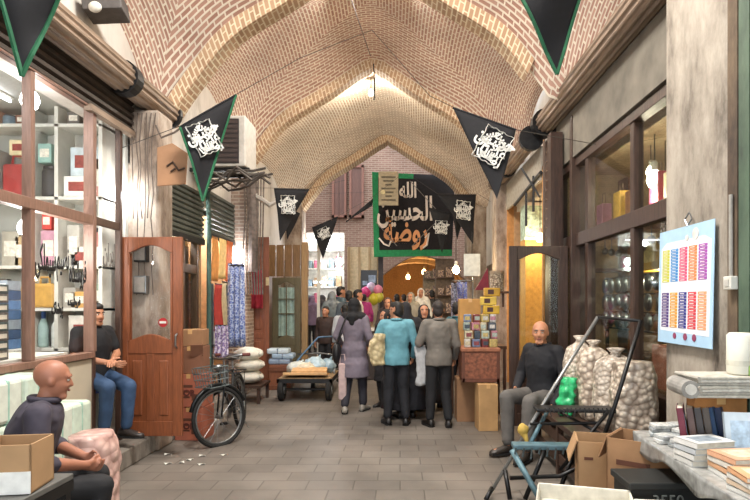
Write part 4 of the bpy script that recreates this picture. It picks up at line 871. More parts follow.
    for s in 'lr':
        sh, el, wr = J['sh_'+s], J['el_'+s], J['wr_'+s]; b.cap(sh, el, .073, .06)
        if sleeve >= 1: b.cap(el, el.lerp(wr, .93), .06, .043)
        elif sleeve > .5: b.cap(el, el.lerp(wr, .3), .058, .054)
        else: pass
    if sleeve < .5:
        b.bm.free(); b = MB(); torso(b, .022, top_len); b.cap(J['sh_l'], J['sh_r'], .07, .07)
        for s in 'lr': b.cap(J['sh_'+s], J['sh_'+s].lerp(J['el_'+s], .65), .073, .068)
    if not chador: voxel(b, max(vox, .011), mat(top, .8, var=.14, scale=10), 'coat' if coat else 'shirt', t, 3, .008, 10, 3)
    else: b.bm.free()
    if collar and not scarf and not chador: obj('collar', MB().tube([J['neck']+right*.07*math.cos(2*math.pi*i/16)+V(0, .075*math.sin(2*math.pi*i/16), .015+.01*-math.sin(2*math.pi*i/16)) for i in range(16)], .02, 7, closed=True), mat(top, .8, var=.14, scale=10), t, smooth=True)
    # face and hair
    for s in (-1, 1):
        e = obj('eye', MB().ell(hp(s*.03, .081, .004), (.013, .008, .007), rq, 10, 6), mat('#d8d2c8', .3, var=0), t, smooth=True); obj('iris', MB().ell(hp(s*.03, .088, .004), (.006, .003, .006), rq, 8, 5), BLACK, e)
        obj('eyebrow', MB().tube([hp(s*.015, .094, .026), hp(s*.033, .09, .031), hp(s*.05, .077, .024)], .0055, 5), hairm, t)
    obj('mouth', MB().ell(hp(0, .09, -.062), (.024, .009, .008), rq, 10, 6), mat('#7d4238', .5, var=0), t, smooth=True)
    if hair != 'bald' and not scarf and not chador:
        b = MB(); b.ell(hp(0, -.022, .048), (.081, .098, .09), rq); b.ell(hp(0, -.055, -.005), (.074, .062, .085), rq)
        for s in (-1, 1): b.cap(hp(s*.066, .012, .03), hp(s*.07, -.02, -.03), .016, .014)
        if hair == 'full': b.ell(hp(0, .03, .085), (.066, .062, .045), rq)
        if hair == 'long': b.cap(hp(0, -.05, 0), hp(0, -.07, -.2), .085, .07)
        voxel(b, max(vox, .009), hairm, 'hair', t, 2, .006, 30)
    elif hair == 'bald' and hairm is not skin:
        for s in (-1, 1): obj('hair', MB().tube([hp(s*.072, .0, .03), hp(s*.07, -.05, .01), hp(s*.045, -.088, -.01), hp(s*.0, -.1, -.015)], [.008, .018, .022, .02], 8), hairm, t, smooth=True)
    if beard: obj('moustache', MB().tube([hp(-.032, .088, -.053), hp(0, .104, -.045), hp(.032, .088, -.053)], .008, 6), hairm, t)
    if scarf:
        b = MB(); b.ell(hp(0, -.025, .035), (.09, .1, .105), rq); b.ell(hp(0, -.04, -.05), (.085, .09, .12), rq); b.cap(hp(0, -.03, -.1), J['neck']+V(0, -.02, -.03), .09, .12)
        b.cap(J['neck']+V(-.02, .04, -.02), J['chest']+V(-.03, .11, .05), .07, .04); b.cap(J['neck']+V(0, -.07, -.04), J['chest']+V(0, -.11, .1), .1, .05); b.cap(J['sh_l']+V(.03, 0, .03), J['sh_r']+V(-.03, 0, .03), .08, .08)
        for s in (-1, 1): b.cap(hp(s*.065, .03, .03), hp(s*.06, .03, -.09), .03, .03)
        voxel(b, max(vox, .011), mat(scarf, .85, var=.25), 'headscarf', t, 3, .008, 9, 5)
    if chador:
        b = MB(); b.ell(hp(0, -.03, .03), (.098, .1, .108), rq); b.cap(hp(0, -.04, -.03), J['neck'], .1, .14); b.cap(J['sh_l'], J['sh_r'], .1, .1); torso(b, .07, 0, skirt=[(V(0, 0, .14), .27, .23), (V(0, .0, .5), .25, .22)])
        for s in (-1, 1): b.cap(hp(s*.07, .03, .03), hp(s*.065, .03, -.09), .03, .035)
        for s in 'lr': b.cap(J['sh_'+s], J['el_'+s], .1, .1); b.cap(J['el_'+s], J['el_'+s].lerp(J['wr_'+s], .8), .09, .07)
        voxel(b, max(vox, .013), mat(chador, .85, var=.25), 'chador', t, 3, .012, 8, 5)
    return t
# seated man, left foreground
person('seated bald man in dark purple grey shirt by the black table on the left', (-2.22, 3.28, .03), R(-62), 1.68, True, dict(chest=(0, .06, .87), neck=(0, .12, 1.06), head=(0, .165, 1.19), sh_l=(-.18, .1, 1.01), sh_r=(.18, .1, 1.01), el_l=(-.25, .12, .76), el_r=(.25, .1, .74), wr_l=(-.06, .33, .68), wr_r=(.08, .34, .66), kn_l=(-.13, .4, .54), kn_r=(.12, .42, .53), an_l=(-.15, .38, .06), an_r=(.12, .36, .06)), top='#3b3642', trousers='#131316', hair='bald', hairm=SKIN2, skin=SKIN2, sleeve=.6, vox=.008, fine=True, head_pitch=R(6))
t = thing('stool', 'dark stool under the bald seated man on the left', 'stool', (-2.25, 3.27, 0)); obj('seat', MB().bx(-.17, .17, -.17, .17, .39, .43), BLACKMET, t, bevel=.01)
for x, y in ((-.14, -.14), (.14, -.14), (-.14, .14), (.14, .14)): obj('leg', MB().bx(x-.018, x+.018, y-.018, y+.018, 0, .39), BLACKMET, t)
# man in the doorway
person('man in black t shirt and jeans sitting in the doorway of the left shop', (-3.12, 5.7, .40), R(-115), 1.62, True, dict(an_l=(-.12, .36, -.02), an_r=(.1, .3, -.0), kn_l=(-.12, .4, .44), kn_r=(.12, .38, .46), wr_l=(.0, .3, .72), wr_r=(.05, .32, .7)), top='#121216', trousers='#2f4766', sleeve=.4, shoes='#2a2320', vox=.013, hair='full')
# seated man, right
person('seated balding man in black jumper and grey trousers before the dark door', (1.6, 6.3, .02), R(126), 1.86, True, dict(kn_l=(-.2, .42, .55), kn_r=(.08, .44, .56), an_l=(-.22, .5, .09), an_r=(.06, .45, .09), wr_l=(-.3, .2, .5), wr_r=(.16, .22, .62), el_l=(-.3, -.02, .72), el_r=(.27, .02, .74)), top='#111117', trousers='#5c5854', shoes='#2d2722', hair='bald', hairm=HAIRG, head_yaw=R(32), vox=.009, fine=True)
t = thing('bench', 'low dark bench under the seated man in the black jumper', 'bench', (1.68, 6.4, 0)); obj('top', MB().bx(-.2, .42, -.25, .3, .40, .44), DARKWOOD, t, bevel=.006)
for x, y in ((-.17, -.22), (.39, -.22), (-.17, .27), (.39, .27)): obj('leg', MB().bx(x-.02, x+.02, y-.02, y+.02, 0, .4), DARKWOOD, t)
# group in the middle
person('woman in black headscarf and mauve grey coat walking away', (-.70, 8.5, 0), R(-8), 1.76, False, dict(an_l=(-.1, -.16, .1), kn_l=(-.1, .02, .48), an_r=(.12, .1, .09), kn_r=(.1, .12, .5), el_l=(-.26, -.02, 1.12), wr_l=(-.24, .16, 1.0), el_r=(.25, -.06, 1.1), wr_r=(.2, .14, .98)), top='#6e6570', coat=.52, trousers='#2a2830', scarf='#111114', shoes='#8b857c', girl=True, vox=.012)
t = thing('shoulder_bag', 'black shoulder bag at the left hip of the woman in the mauve coat', 'bag', (-.95, 8.42, .78)); obj('body', MB().ell((0, 0, .12), (.07, .12, .17), n=16, m=10), mat('#131315', .5), t, smooth=True); obj('strap', MB().tube([(0, -.06, .25), (.06, -.05, .45), (.14, -.02, .66), (.1, .08, .5), (0, .06, .25)], .012, 6), BLACK, t)
t = thing('trouser_leg', 'pale pink cloth bag hanging by the mauve coat', 'bag', (-.86, 8.38, .2)); t.name = 'cloth_bag'; obj('body', MB().bx(-.06, .06, -.03, .03, 0, .55), mat('#b79f9c', .8), t, bevel=.025); obj('handle', MB().tube([(-.04, 0, .54), (-.03, 0, .68), (.03, 0, .68), (.04, 0, .54)], .008, 5), mat('#b79f9c', .8), t)
person('man in light blue shirt and black trousers with his back turned', (-.05, 7.62, 0), R(6), 1.70, False, dict(el_l=(-.29, .02, 1.12), wr_l=(-.2, .2, 1.02), el_r=(.27, -.02, 1.1), wr_r=(.25, .12, .92), an_l=(-.12, .0, .09), an_r=(.13, -.04, .09)), top='#5c8f9c', trousers='#15161c', shoes='#120f0e', hair='full', head_yaw=R(42), vox=.011, fine=True)
def drape(label, loc, wd, h, m, seed, rz=0, th=.05):
    t = thing('folded_jacket', label, 'jacket', loc, rz); b = MB(); rs = []
    for j in range(14):
        v = j/13; wv = wd*(.55+.5*math.sin(v*2.2+.4)); rs.append([V(wv*math.cos(2*math.pi*i/20)*.5+.03*math.sin(v*5+seed), th*math.sin(2*math.pi*i/20)*(1+.25*math.sin(i*1.9+seed)), h*(1-v)) for i in range(20)])
    b.rings(rs)
    for q_ in b.bm.verts: q_.co += V(noise.noise(q_.co*12+V(seed, 0, 0)), noise.noise(q_.co*12+V(0, seed, 0)), noise.noise(q_.co*9))*.02
    obj('cloth', b, m, t, smooth=True); obj('sleeve', MB().tube([(wd*.3, th*.6, h*.8), (wd*.35, th, h*.4), (wd*.25, th, .0)], .035, 8), m, t, smooth=True); return t
drape('crumpled beige jacket over the arm of the man in light blue', (-.3, 7.5, .82), .2, .42, pattern('#c9b890', '#9b8a66', 16), 2); drape('pale grey jacket hanging between the man in blue and the man in grey', (.3, 7.55, .55), .2, .52, mat('#a5a5a6', .8, var=.2), 5, .2)
person('man in grey brown shirt and black trousers seen from behind', (.52, 7.5, 0), R(10), 1.71, False, dict(el_l=(-.27, .02, 1.12), wr_l=(-.2, .2, 1.06), wr_r=(.26, .12, .9), an_l=(-.12, .02, .09), an_r=(.12, -.06, .09)), top='#6b655e', trousers='#151518', shoes='#15110f', hairm=mat('#2b2320', .7, scale=60), head_yaw=R(-14), vox=.011, fine=True)
person('woman in black chador facing the camera between the two men', (.38, 8.72, 0), R(165), 1.66, chador='#101014', trousers='#111114', girl=True, head_yaw=R(18), head_pitch=R(-15), vox=.014)
person('woman in black chador half hidden right behind the man in light blue', (.08, 8.13, 0), R(10), 1.69, chador='#15141a', trousers='#111114', girl=True, vox=.014)
person('short woman in dark clothes left of the man in light blue', (-.22, 8.9, 0), R(150), 1.58, top='#1a191d', coat=.45, trousers='#131316', scarf='#23201f', girl=True, head_yaw=R(-30), vox=.014)
person('young man in teal shirt looking right beside the hanging clothes', (.93, 9.0, 0), R(-50), 1.70, False, dict(an_r=(.12, .3, .12), kn_r=(.11, .26, .52), an_l=(-.1, -.28, .09), kn_l=(-.1, -.04, .5), wr_r=(.2, .3, 1.0), el_r=(.25, .06, 1.1)), top='#31585f', trousers='#16161b', head_yaw=R(-25), vox=.013, hair='full')
# people further off
def far(px, top_y, Y, rz, label, **k):
    s = 560/Y; z = 1.65+(303-top_y)/s; h = z-fz(Y); person(label, ((px-400)/s, Y, fz(Y)), R(rz), max(1.45, min(1.85, h)), vox=.017, **k)
far(326, 305, 11.1, 160, 'porter in dark brown shirt behind the loaded handcart', top='#3a2a24', trousers='#1c1a1c')
far(340, 285, 12.6, -60, 'man in grey blue jacket with black hair in the crowd', top='#56676e', trousers='#23262c', hair='full')
far(332, 290, 12.2, 20, 'woman in grey scarf left of the man in grey blue jacket', top='#6c7678', scarf='#7d8385', girl=True)
far(349, 289, 11.6, 0, 'dark haired person in dark grey behind the woman in mauve', top='#4a5258', hair='full')
far(357, 288, 12.2, -70, 'man in white shirt just right of the black headscarf', top='#cfcac2', hair='full')
far(345, 303, 10.9, 10, 'person in pale shirt left of the woman in mauve', top='#aeb1b4', hair='short')
far(388, 296, 11.2, 170, 'woman in brown scarf beyond the man in light blue', top='#4a3b38', scarf='#3a2c2a', girl=True)
far(397, 293, 13.4, 10, 'person in olive grey in the crowd below the banner', top='#6a675c', hair='full')
far(411, 291, 12.6, 160, 'woman in patterned grey scarf above the man in light blue', top='#8a8478', scarf='#8d8676', girl=True)
far(421, 287, 13.6, 175, 'woman in white scarf and white clothes in the crowd', top='#d8d2c6', scarf='#d9d2c4', girl=True)
far(432, 289, 14.0, 10, 'dark dressed man in the crowd under the warm bulb', top='#33302f', hair='full')
far(312, 300, 13.8, 30, 'woman in purple flowered scarf before the white lit shop', top='#7a6a86', scarf='#8b7a9a', girl=True)
far(322, 296, 14.0, -40, 'woman in dark grey scarf before the white lit shop', top='#4b4a52', scarf='#4b4a52', girl=True)
far(364, 296, 14.2, 0, 'child in magenta top near the balloons', top='#b03a7a', girl=True)
far(404, 294, 14.4, 20, 'person in tan clothes deep in the crowd', top='#a58a68', hair='short')
# ------------------------------------------------------------------ bicycle
def bicycle():
    t = thing('bicycle', 'old black bicycle leaning near the red brown cartons', 'bicycle', (-2.14, 7.55, 0), R(184)); t.rotation_euler = (0, R(5), R(184))
    fr = mat('#1c1e20', .35, .5, .2); r = .33
    def wheel(c, rot, name, par):
        wt = []
        M = Matrix.Translation(c) @ Matrix.Rotation(rot, 4, 'Z')
        P_ = lambda a, q, x=0: M @ V(x, q*math.cos(a), q*math.sin(a))
        o = obj(name, MB().tube([P_(2*math.pi*k/40, r) for k in range(40)], .024, 8, closed=True), RUBBER, par, smooth=True)
        obj('rim', MB().tube([P_(2*math.pi*k/40, r-.03) for k in range(40)], .013, 6, closed=True), STEEL, o, smooth=True)
        b = MB()
        for k in range(18): b.cyl(P_(0, 0, .03*(-1)**k), P_(2*math.pi*k/18, r-.03), .0025, n=4)
        obj('spokes', b, STEEL, o); obj('hub', MB().cyl(P_(0, 0, -.05), P_(0, 0, .05), .022), STEEL, o)
        b = MB().tube([P_(a, r+.045) for a in [R(20+14*k) for k in range(11)]], .024, 6); obj('mudguard', b, fr, o, smooth=True)
    st = R(-42); A = V(0, .78, .0)
    wheel(V(0, 0, r), 0, 'wheel', t); wheel(V(.0, 1.06, r), st, 'wheel', t)
    b = MB(); head, seatt, bb = V(0, .86, .86), V(0, .2, .78), V(0, .42, .29)
    b.tube([head, V(0, .89, .68)], .02, 8).tube([V(0, .87, .82), seatt], .016, 8).tube([V(0, .89, .7), bb], .018, 8).tube([seatt, bb], .016, 8)
    for s in (-1, 1): b.tube([bb+V(s*.03, 0, 0), V(s*.05, 0, r)], .01, 6).tube([seatt, V(s*.05, 0, r)], .009, 6)
    obj('frame', b, fr, t, smooth=True)
    Ms = Matrix.Translation(V(0, 1.06, 0)) @ Matrix.Rotation(st, 4, 'Z') @ Matrix.Translation(V(0, -1.06, 0))
    f = lambda *p: Ms @ V(*p)
    b = MB()
    for s in (-1, 1): b.tube([f(s*.045, 1.06, r), f(s*.045, 1.0, .62), f(s*.02, .95, .7)], .012, 6)
    obj('fork', b, fr, t, smooth=True)
    obj('stem', MB().tube([f(0, .95, .7), f(0, .93, 1.0)], .014, 8), STEEL, t)
    hb = obj('handlebar', MB().tube([f(-.3, .78, 1.02), f(-.26, .9, 1.03), f(-.12, .97, 1.0), f(0, .95, .99), f(.12, .97, 1.0), f(.26, .9, 1.03), f(.3, .78, 1.02)], .013, 8), STEEL, t, smooth=True)
    for s in (-1, 1): obj('grip', MB().tube([f(s*.3, .78, 1.02), f(s*.275, .87, 1.027)], .02, 8), mat('#5a2a24', .7), hb); obj('brake_lever', MB().tube([f(s*.22, .97, 1.01), f(s*.3, .92, .99)], .008, 5), STEEL, hb)
    obj('headlamp', MB().lathe([(.02, 0), (.05, .03), (.055, .07)], f(0, 1.02, .86), 14), STEEL, t, smooth=True)
    b = MB()
    for k in range(7): b.tube([f(-.15+.05*k, 1.0, .7), f(-.17+.057*k, 1.0, .92)], .005, 4).tube([f(-.15+.05*k, 1.22, .7), f(-.17+.057*k, 1.25, .92)], .005, 4)
    for z in (.7, .78, .85, .92): b.tube([f(-.16, 1.0, z), f(.16, 1.0, z), f(.16, 1.24, z), f(-.16, 1.24, z)], .006, 5, closed=True)
    obj('basket', b, mat('#6b7474', .5, .4), t)
    obj('seat_post', MB().cyl(seatt, V(0, .18, .9), .013), STEEL, t); obj('saddle', MB().ell((0, .13, .94), (.09, .14, .045), n=14, m=8).cap((0, .2, .94), (0, .33, .94), .04, .025), mat('#2a2220', .5), t, smooth=True)
    obj('carrier_rack', MB().tube([(-.07, .1, .72), (-.07, -.3, .72), (.07, -.3, .72), (.07, .1, .72)], .008, 5).tube([(-.06, -.25, .72), (-.05, 0, r)], .006, 5).tube([(.06, -.25, .72), (.05, 0, r)], .006, 5), DARKSTEEL, t)
    obj('chainwheel', MB().cyl(bb+V(.03, 0, 0), bb+V(.04, 0, 0), .09, n=24), STEEL, t); obj('chain', MB().tube([bb+V(.045, 0, .09), V(.045, 0, r+.03), V(.045, -.03, r), V(.045, 0, r-.03), bb+V(.045, 0, -.09)], .006, 4, closed=True), DARKSTEEL, t)
    for s in (-1, 1): c = obj('crank', MB().tube([bb+V(s*.05, 0, 0), bb+V(s*.06, s*.06, s*-.15)], .009, 6), STEEL, t); obj('pedal', MB().box(bb+V(s*.1, s*.06, s*-.15), (.09, .07, .025)), RUBBER, c)
    obj('kickstand', MB().tube([bb+V(-.04, -.1, .0), V(-.16, .3, .02)], .01, 6), STEEL, t)
bicycle()
# ------------------------------------------------------------------ handcart with its load
t = thing('handcart', 'flat wooden handcart with rubber wheels and tubular handles', 'cart', (-1.6, 9.8, 0))
b = MB()
for k in range(6): b.bx(-.44+.15*k, -.30+.15*k, -.42, .7, .36, .39)
obj('platform', b, wood('#8d7352', .2), t)
obj('chassis', MB().bx(-.46, .46, -.45, -.41, .31, .38).bx(-.46, -.42, -.45, .72, .31, .37).bx(.42, .46, -.45, .72, .31, .37).bx(-.46, .46, .68, .72, .31, .37), DARKSTEEL, t)
for x, y in ((-.4, -.32), (.4, -.32)):
    wv = obj('wheel', MB().cyl((x-.045, y, .19), (x+.045, y, .19), .19, n=28), RUBBER, t, smooth=False, bevel=.02); obj('hub', MB().cyl((x-.055, y, .19), (x+.055, y, .19), .08, n=18), STEEL, wv); obj('fork', MB().bx(x-.06, x-.05, y-.03, y+.03, .18, .34).bx(x+.05, x+.06, y-.03, y+.03, .18, .34), DARKSTEEL, wv)
wv = obj('wheel', MB().cyl((-.02, .5, .15), (.04, .5, .15), .15, n=24), RUBBER, t, bevel=.015); obj('hub', MB().cyl((-.03, .5, .15), (.05, .5, .15), .06, n=16), STEEL, wv)
obj('axle', MB().cyl((-.4, -.32, .19), (.4, -.32, .19), .02), DARKSTEEL, t)
obj('handle', MB().tube([(-.42, .2, .38), (-.2, .55, .7), (.05, .8, 1.0), (.4, .85, 1.02)], .018, 8), mat('#4d6a86', .4, .5), t, smooth=True); obj('handle', MB().tube([(.42, .2, .38), (.42, .6, .68), (.1, .62, .72), (-.3, .6, .7)], .016, 8), STEEL, t, smooth=True)
t = thing('cardboard_sheet', 'flattened tan cardboard lying at the front of the handcart', 'cardboard', (-1.6, 9.55, .39)); obj('sheet', MB().box((0, 0, .05), (.74, .3, .05), (R(-8), 0, 0)).box((.05, .05, .11), (.6, .28, .04), (R(6), 0, .1)), mat('#c39b6c', .85), t, bevel=.01)
for k, (x, y, z, rx, h, c, lab) in enumerate(((-.22, .2, .39, .2, .22, '#c7ccc6', 'white grey plastic wrapped bundle at the left of the handcart load'), (.08, .25, .39, .2, .3, '#a9bfc9', 'pale blue plastic bag heaped in the middle of the handcart'), (.3, .32, .39, .14, .26, '#8ba3b0', 'grey blue plastic bag at the right of the handcart load'), (-.05, .02, .46, .16, .14, '#cfc5ae', 'cream soft parcel on top of the cardboard on the handcart'))):
    t = thing('plastic_bundle', lab, 'bundle', (-1.6+x, 9.8+y, z)); b = MB().ell((0, 0, h/2), (rx, rx*.9, h/2), n=22, m=14)
    for v in b.bm.verts: v.co += V(noise.noise(v.co*14+V(k, 0, 0)), noise.noise(v.co*14+V(0, k, 0)), noise.noise(v.co*14+V(0, 0, k)))*.035
    obj('wrap', b, mat(c, .3, var=.2), t, smooth=True); obj('tied_corner', MB().cap((rx*.3, 0, h*.9), (rx*.45, 0, h*1.1), .03, .012), mat(c, .3, var=.2), t, smooth=True)
# ------------------------------------------------------------------ right stall: cartons, bin, goods, cloths
carton('tall plain tan carton on the floor nearest on the right stall', (1.13, 7.35, 0), .25, .3, .6, R(3), False, mat('#b08a5c', .85, scale=5))
carton('second tan carton on the floor behind the nearest one at the stall', (.92, 7.95, 0), .26, .35, .6, 0, False, CARD2)
t = thing('display_bin', 'brown wicker textured bin on top of the tan cartons', 'bin', (1.06, 7.55, .61)); b = MB().bx(-.24, .24, -.2, .3, 0, .42)
obj('body', b, mat('#7c4a34', .7, var=.5, scale=26, bump=.5), t, bevel=.02); obj('rim', MB().bx(-.26, .26, -.22, .32, .4, .45), mat('#8f5a40', .7, var=.3, scale=20), t, bevel=.01)
obj('corner_strip', MB().bx(-.25, -.21, -.212, -.2, .0, .42).bx(.21, .25, -.212, -.2, 0, .42).bx(-.24, .24, -.212, -.2, .0, .05), mat('#5e3626', .7), t)
q = random.Random(11); pc = [('#b9b4ac', 'white'), ('#a8707c', 'pink'), ('#65718a', 'blue'), ('#b0a68a', 'cream'), ('#7a3a3c', 'dark red'), ('#3c444e', 'navy'), ('#a8945a', 'yellow'), ('#98a398', 'pale green')]
for r_ in range(4):
    for c in range(4):
        h_, n_ = pc[(r_*3+c*2+r_//2) % 8]; hh = .11
        t = thing('packaged_item', f'{n_} packet {["leftmost", "second", "third", "rightmost"][c]} in the {["bottom", "second", "third", "top"][r_]} row of goods on the brown bin', 'packet', (.9+.115*c+(.02 if r_ % 2 else 0), 7.5+.04*r_, 1.06+hh*r_), q.uniform(-.2, .2))
        wq = .04+.013*((r_*5+c*3) % 2)
        obj('body', MB().bx(-wq, wq, -.06, .06, 0, hh-.002), mat(h_, .4, var=.5, scale=25), t, bevel=.012); obj('label_panel', MB().bx(-.035, .035, -.064, -.06, .03, .08), mat(pc[(r_+c+3) % 8][0], .5, var=.3, scale=50), t)
for k, (x, z, lab) in enumerate(((1.24, 1.5, 'lower yellow packet column item beside the dark door'), (1.2, 1.62, 'middle yellow packet beside the dark door'), (1.25, 1.74, 'upper yellow packet beside the dark door'))):
    t = thing('yellow_packet', lab, 'packet', (x, 7.62, z)); obj('body', MB().bx(-.11, .11, -.04, .04, 0, .115), mat(['#c9a030', '#d1b048', '#b98c28'][k], .4), t, bevel=.012); obj('label_panel', MB().bx(-.06, .02, -.044, -.04, .03, .09), mat('#4a2a20', .5), t)
carton('large plain tan carton standing on the stall behind the small packets', (1.0, 8.1, 1.05), .3, .25, .66, 0, False, mat('#b78a4f', .85, scale=5))
t = thing('stall_table', 'wooden stall table under the large tan carton', 'table', (1.05, 8.1, 0)); obj('tabletop', MB().bx(-.3, .45, -.25, .3, 1.0, 1.045), MIDWOOD, t)
for x, y in ((-.27, .27), (.42, .27), (.42, -.22)): obj('leg', MB().bx(x-.02, x+.02, y-.02, y+.02, 0, 1.0), MIDWOOD, t)
cl = [('#20203a', 'dark navy'), ('#3b4c9a', 'bright blue'), ('#7e2030', 'dark red'), ('#c9bfb8', 'white'), ('#8e3a30', 'brick red')]
for k, (px, y0, y1, Y) in enumerate(((456, 283, 370, 9.9), (462, 282, 350, 9.6), (467, 300, 385, 9.3), (461, 330, 395, 9.2), (472, 330, 400, 8.9))):
    p = W(px, y1, Y); h_, n_ = cl[k]; hang(f'{n_} patterned garment hanging on the right clothes rail', p.x, Y, max(.25, p.z), W(px, y0, Y).z, .17, pattern(h_, '#8a8a9a' if k < 2 else '#c99a90', 40), 'x', 2, seed=20+k, name='hanging_garment', cat='garment')
t = thing('clothes_rail', 'metal rail carrying the hanging garments on the right', 'rail', (1.1, 9.6, 0)); obj('rail', MB().tube([(.95, 8.9, 2.0), (.95, 10.0, 2.05)], .015, 6), STEEL, t, world=True); obj('upright', MB().cyl((1.3, 9.95, 0), (1.3, 9.95, 2.1), .02), STEEL, t, world=True); obj('brace', MB().cyl((1.3, 9.95, 2.05), (.95, 9.95, 2.05), .012), STEEL, t, world=True)
t = thing('sign_board', 'blank pale grey sign board hanging by the warm bulb', 'sign', W(472, 277, 9.6)); obj('board', MB().box(W(472, 265, 9.6), (.28, .03, .38)), mat('#b9bdb6', .6), t, world=True, bevel=.005); obj('hanger', MB().cyl(W(472, 254, 9.6), W(472, 232, 9.6), .006), DARKSTEEL, t, world=True)
t = thing('umbrella', 'dark red folded cloth awning corner by the sign board', 'awning', W(486, 290, 9.2)); t.name = 'awning'; obj('cloth', MB().prism([(475, 290), (488, 268), (489, 290)], lambda u, v, d: W(u, v, 9.2)+V(0, d, 0), 0, .05), mat('#6d2230', .8), t, world=True)
t = thing('storage_tin', 'beige patterned tin above the yellow packets', 'tin', W(497, 290, 7.9)); obj('body', MB().cyl(W(497, 291, 7.9), W(497, 274, 7.9), .1, n=20), pattern('#b7a78e', '#6d5a48', 40), t, world=True); obj('lid', MB().cyl(W(497, 274, 7.9), W(497, 271, 7.9), .105, n=20), mat('#8d7b64', .5), t, world=True)
t = thing('wall_shelf', 'narrow shelf board carrying the beige tin', 'shelf', W(497, 292, 7.9)); obj('board', MB().box(W(497, 292.5, 7.95), (.3, .3, .03)), MIDWOOD, t, world=True); obj('bracket', MB().box(W(503, 300, 7.95), (.03, .03, .2)), MIDWOOD, t, world=True)
# orange lit shop over the dark door leaf, its frame and window
t = thing('window_frame', 'slanting metal awning frame over the orange lit shop', 'frame', (2.1, 8.4, 3.2))
b = MB().tube([(2.05, 8.15, 3.55), (2.05, 10, 3.4)], .03, 6).tube([(2.05, 8.6, 3.6), (2.05, 8.6, 3.05)], .02, 6).tube([(2.05, 9.1, 3.5), (2.05, 9.1, 2.9)], .02, 6); obj('frame', b, DARKSTEEL, t, world=True); obj('brace', MB().tube([(2.05, 8.2, 3.2), (1.8, 8.3, 3.65)], .015, 6), DARKSTEEL, t, world=True)
t = thing('lattice_mast', 'rusty lattice post beside the orange lit window', 'post', (2.04, 7.7, 2.2))
b = MB()
for x in (1.98, 2.1): b.bx(x-.012, x+.012, 7.68, 7.72, 2.36, 3.9)
obj('upright', b, mat('#6b5a4e', .6, .3), t, world=True); b = MB()
for k in range(11): b.tube([(1.98, 7.7, 2.4+.13*k), (2.1, 7.7, 2.47+.13*k)], .01, 5)
obj('rungs', b, mat('#8a7666', .6, .3), t, world=True)
single('wall_panel', MB().bx(2.2, 4.1, 10.78, 10.82, 1.8, 3.5), mat('#b0906a', .7, var=.15), 'tan wall panel glowing inside the shop behind the dark door', 'panel')
t = thing('display_case', 'pale green lit display case in the orange shop', 'cabinet', (2.4, 9.8, .1)); obj('case', MB().bx(2.15, 2.75, 9.6, 10.0, 2.75, 3.35), mat('#a8bfae', .4, var=.5, scale=18), t, world=True); obj('plinth', MB().bx(2.15, 2.75, 9.6, 10.0, .1, 2.75), mat('#b98a42', .6, var=.2), t, world=True); obj('frame', MB().bx(2.13, 2.77, 9.56, 9.6, 2.73, 2.78).bx(2.13, 2.77, 9.56, 9.6, 3.32, 3.37), WHITE, t, world=True)
single('wooden_post', MB().bx(1.98, 2.14, 7.36, 7.52, .0, 3.9), DARKWOOD, 'dark wooden post right of the mirror door', 'post')
# right big shop goods
t = thing('shelf_unit', 'dark shelves facing the street inside the right shop', 'shelf', (3.2, 7.5, .3))
for z in (1.0, 1.5, 2.1, 2.7): obj('shelf_board', MB().bx(2.4, 4.3, 7.3, 7.62, z-.04, z), MIDWOOD, t, world=True)
for x in (2.42, 3.0, 3.6, 4.28): obj('upright', MB().bx(x-.03, x+.03, 7.3, 7.62, .3, 3.3), MIDWOOD, t, world=True)
q = random.Random(2)
SR = 'in the right shop window'
for c in range(8):
    for r_ in range(3):
        t = thing('metal_dish', 'round steel dish in the display grid of the right shop', 'dish', (2.42, 5.2+.19*c, 1.38+.19*r_), 0, 'steel dishes in the right window'); o = obj('dish', MB().lathe([(.0, 0), (.06, .005), (.085, .03), (.088, .034)], n=18), STEEL, t, smooth=True); o.rotation_euler = (0, R(-90), 0); o.location = (0, 0, .085)
t = thing('dish_rack', 'wire rack holding the round steel dishes', 'rack', (2.46, 5.9, 1.3)); b = MB()
for r_ in range(4): b.bx(2.44, 2.5, 5.05, 6.7, 1.355+.19*r_, 1.37+.19*r_)
for y in (5.05, 5.88, 6.7): b.bx(2.46, 2.5, y-.01, y+.01, .85, 1.95)
obj('frame', b, DARKSTEEL, t, world=True)
t = thing('display_box', 'large yellow box behind glass in the right shop', 'box', (2.6, 5.75, 1.98)); obj('body', MB().bx(-.1, .1, -.35, .35, 0, .36), mat('#c99a2e', .5, var=.15), t, bevel=.008); obj('label_panel', MB().bx(-.104, -.1, -.25, .1, .08, .28), mat('#ddc27a', .5, var=.3, scale=20), t)
for k in range(9):
    y = 4.9+.2*k; t = thing('hanging_ladle', 'small metal utensil hanging in the top row of the right window', 'utensil', (2.38, y, 2.15+.03*(k % 3)), 0, 'hanging utensils in the right window'); obj('bowl', MB().ell((0, 0, .04), (.035, .045, .04), n=12, m=8), STEEL, t, smooth=True); obj('handle', MB().cyl((0, 0, .07), (0, 0, .26), .006, n=6), STEEL, t)
for k, (y, h_, n_) in enumerate(((5.2, '#c9b48a', 'cream'), (5.5, '#b03a5a', 'pink'), (6.1, '#8a5a3a', 'brown'), (6.45, '#d0a03a', 'golden'), (7.0, '#c78aa0', 'rose'))):
    t = thing('gift_bag', f'{n_} paper bag standing on the upper ledge of the right shop window', 'bag', (2.55, y, 2.52)); obj('body', MB().bx(-.06, .06, -.1, .1, 0, .36+.05*(k % 2)), mat(h_, .6, var=.2), t, bevel=.01); obj('handle', MB().tube([(0, -.05, .36), (0, -.04, .5), (0, .04, .5), (0, .05, .36)], .006, 5), mat('#6d5a48'), t)
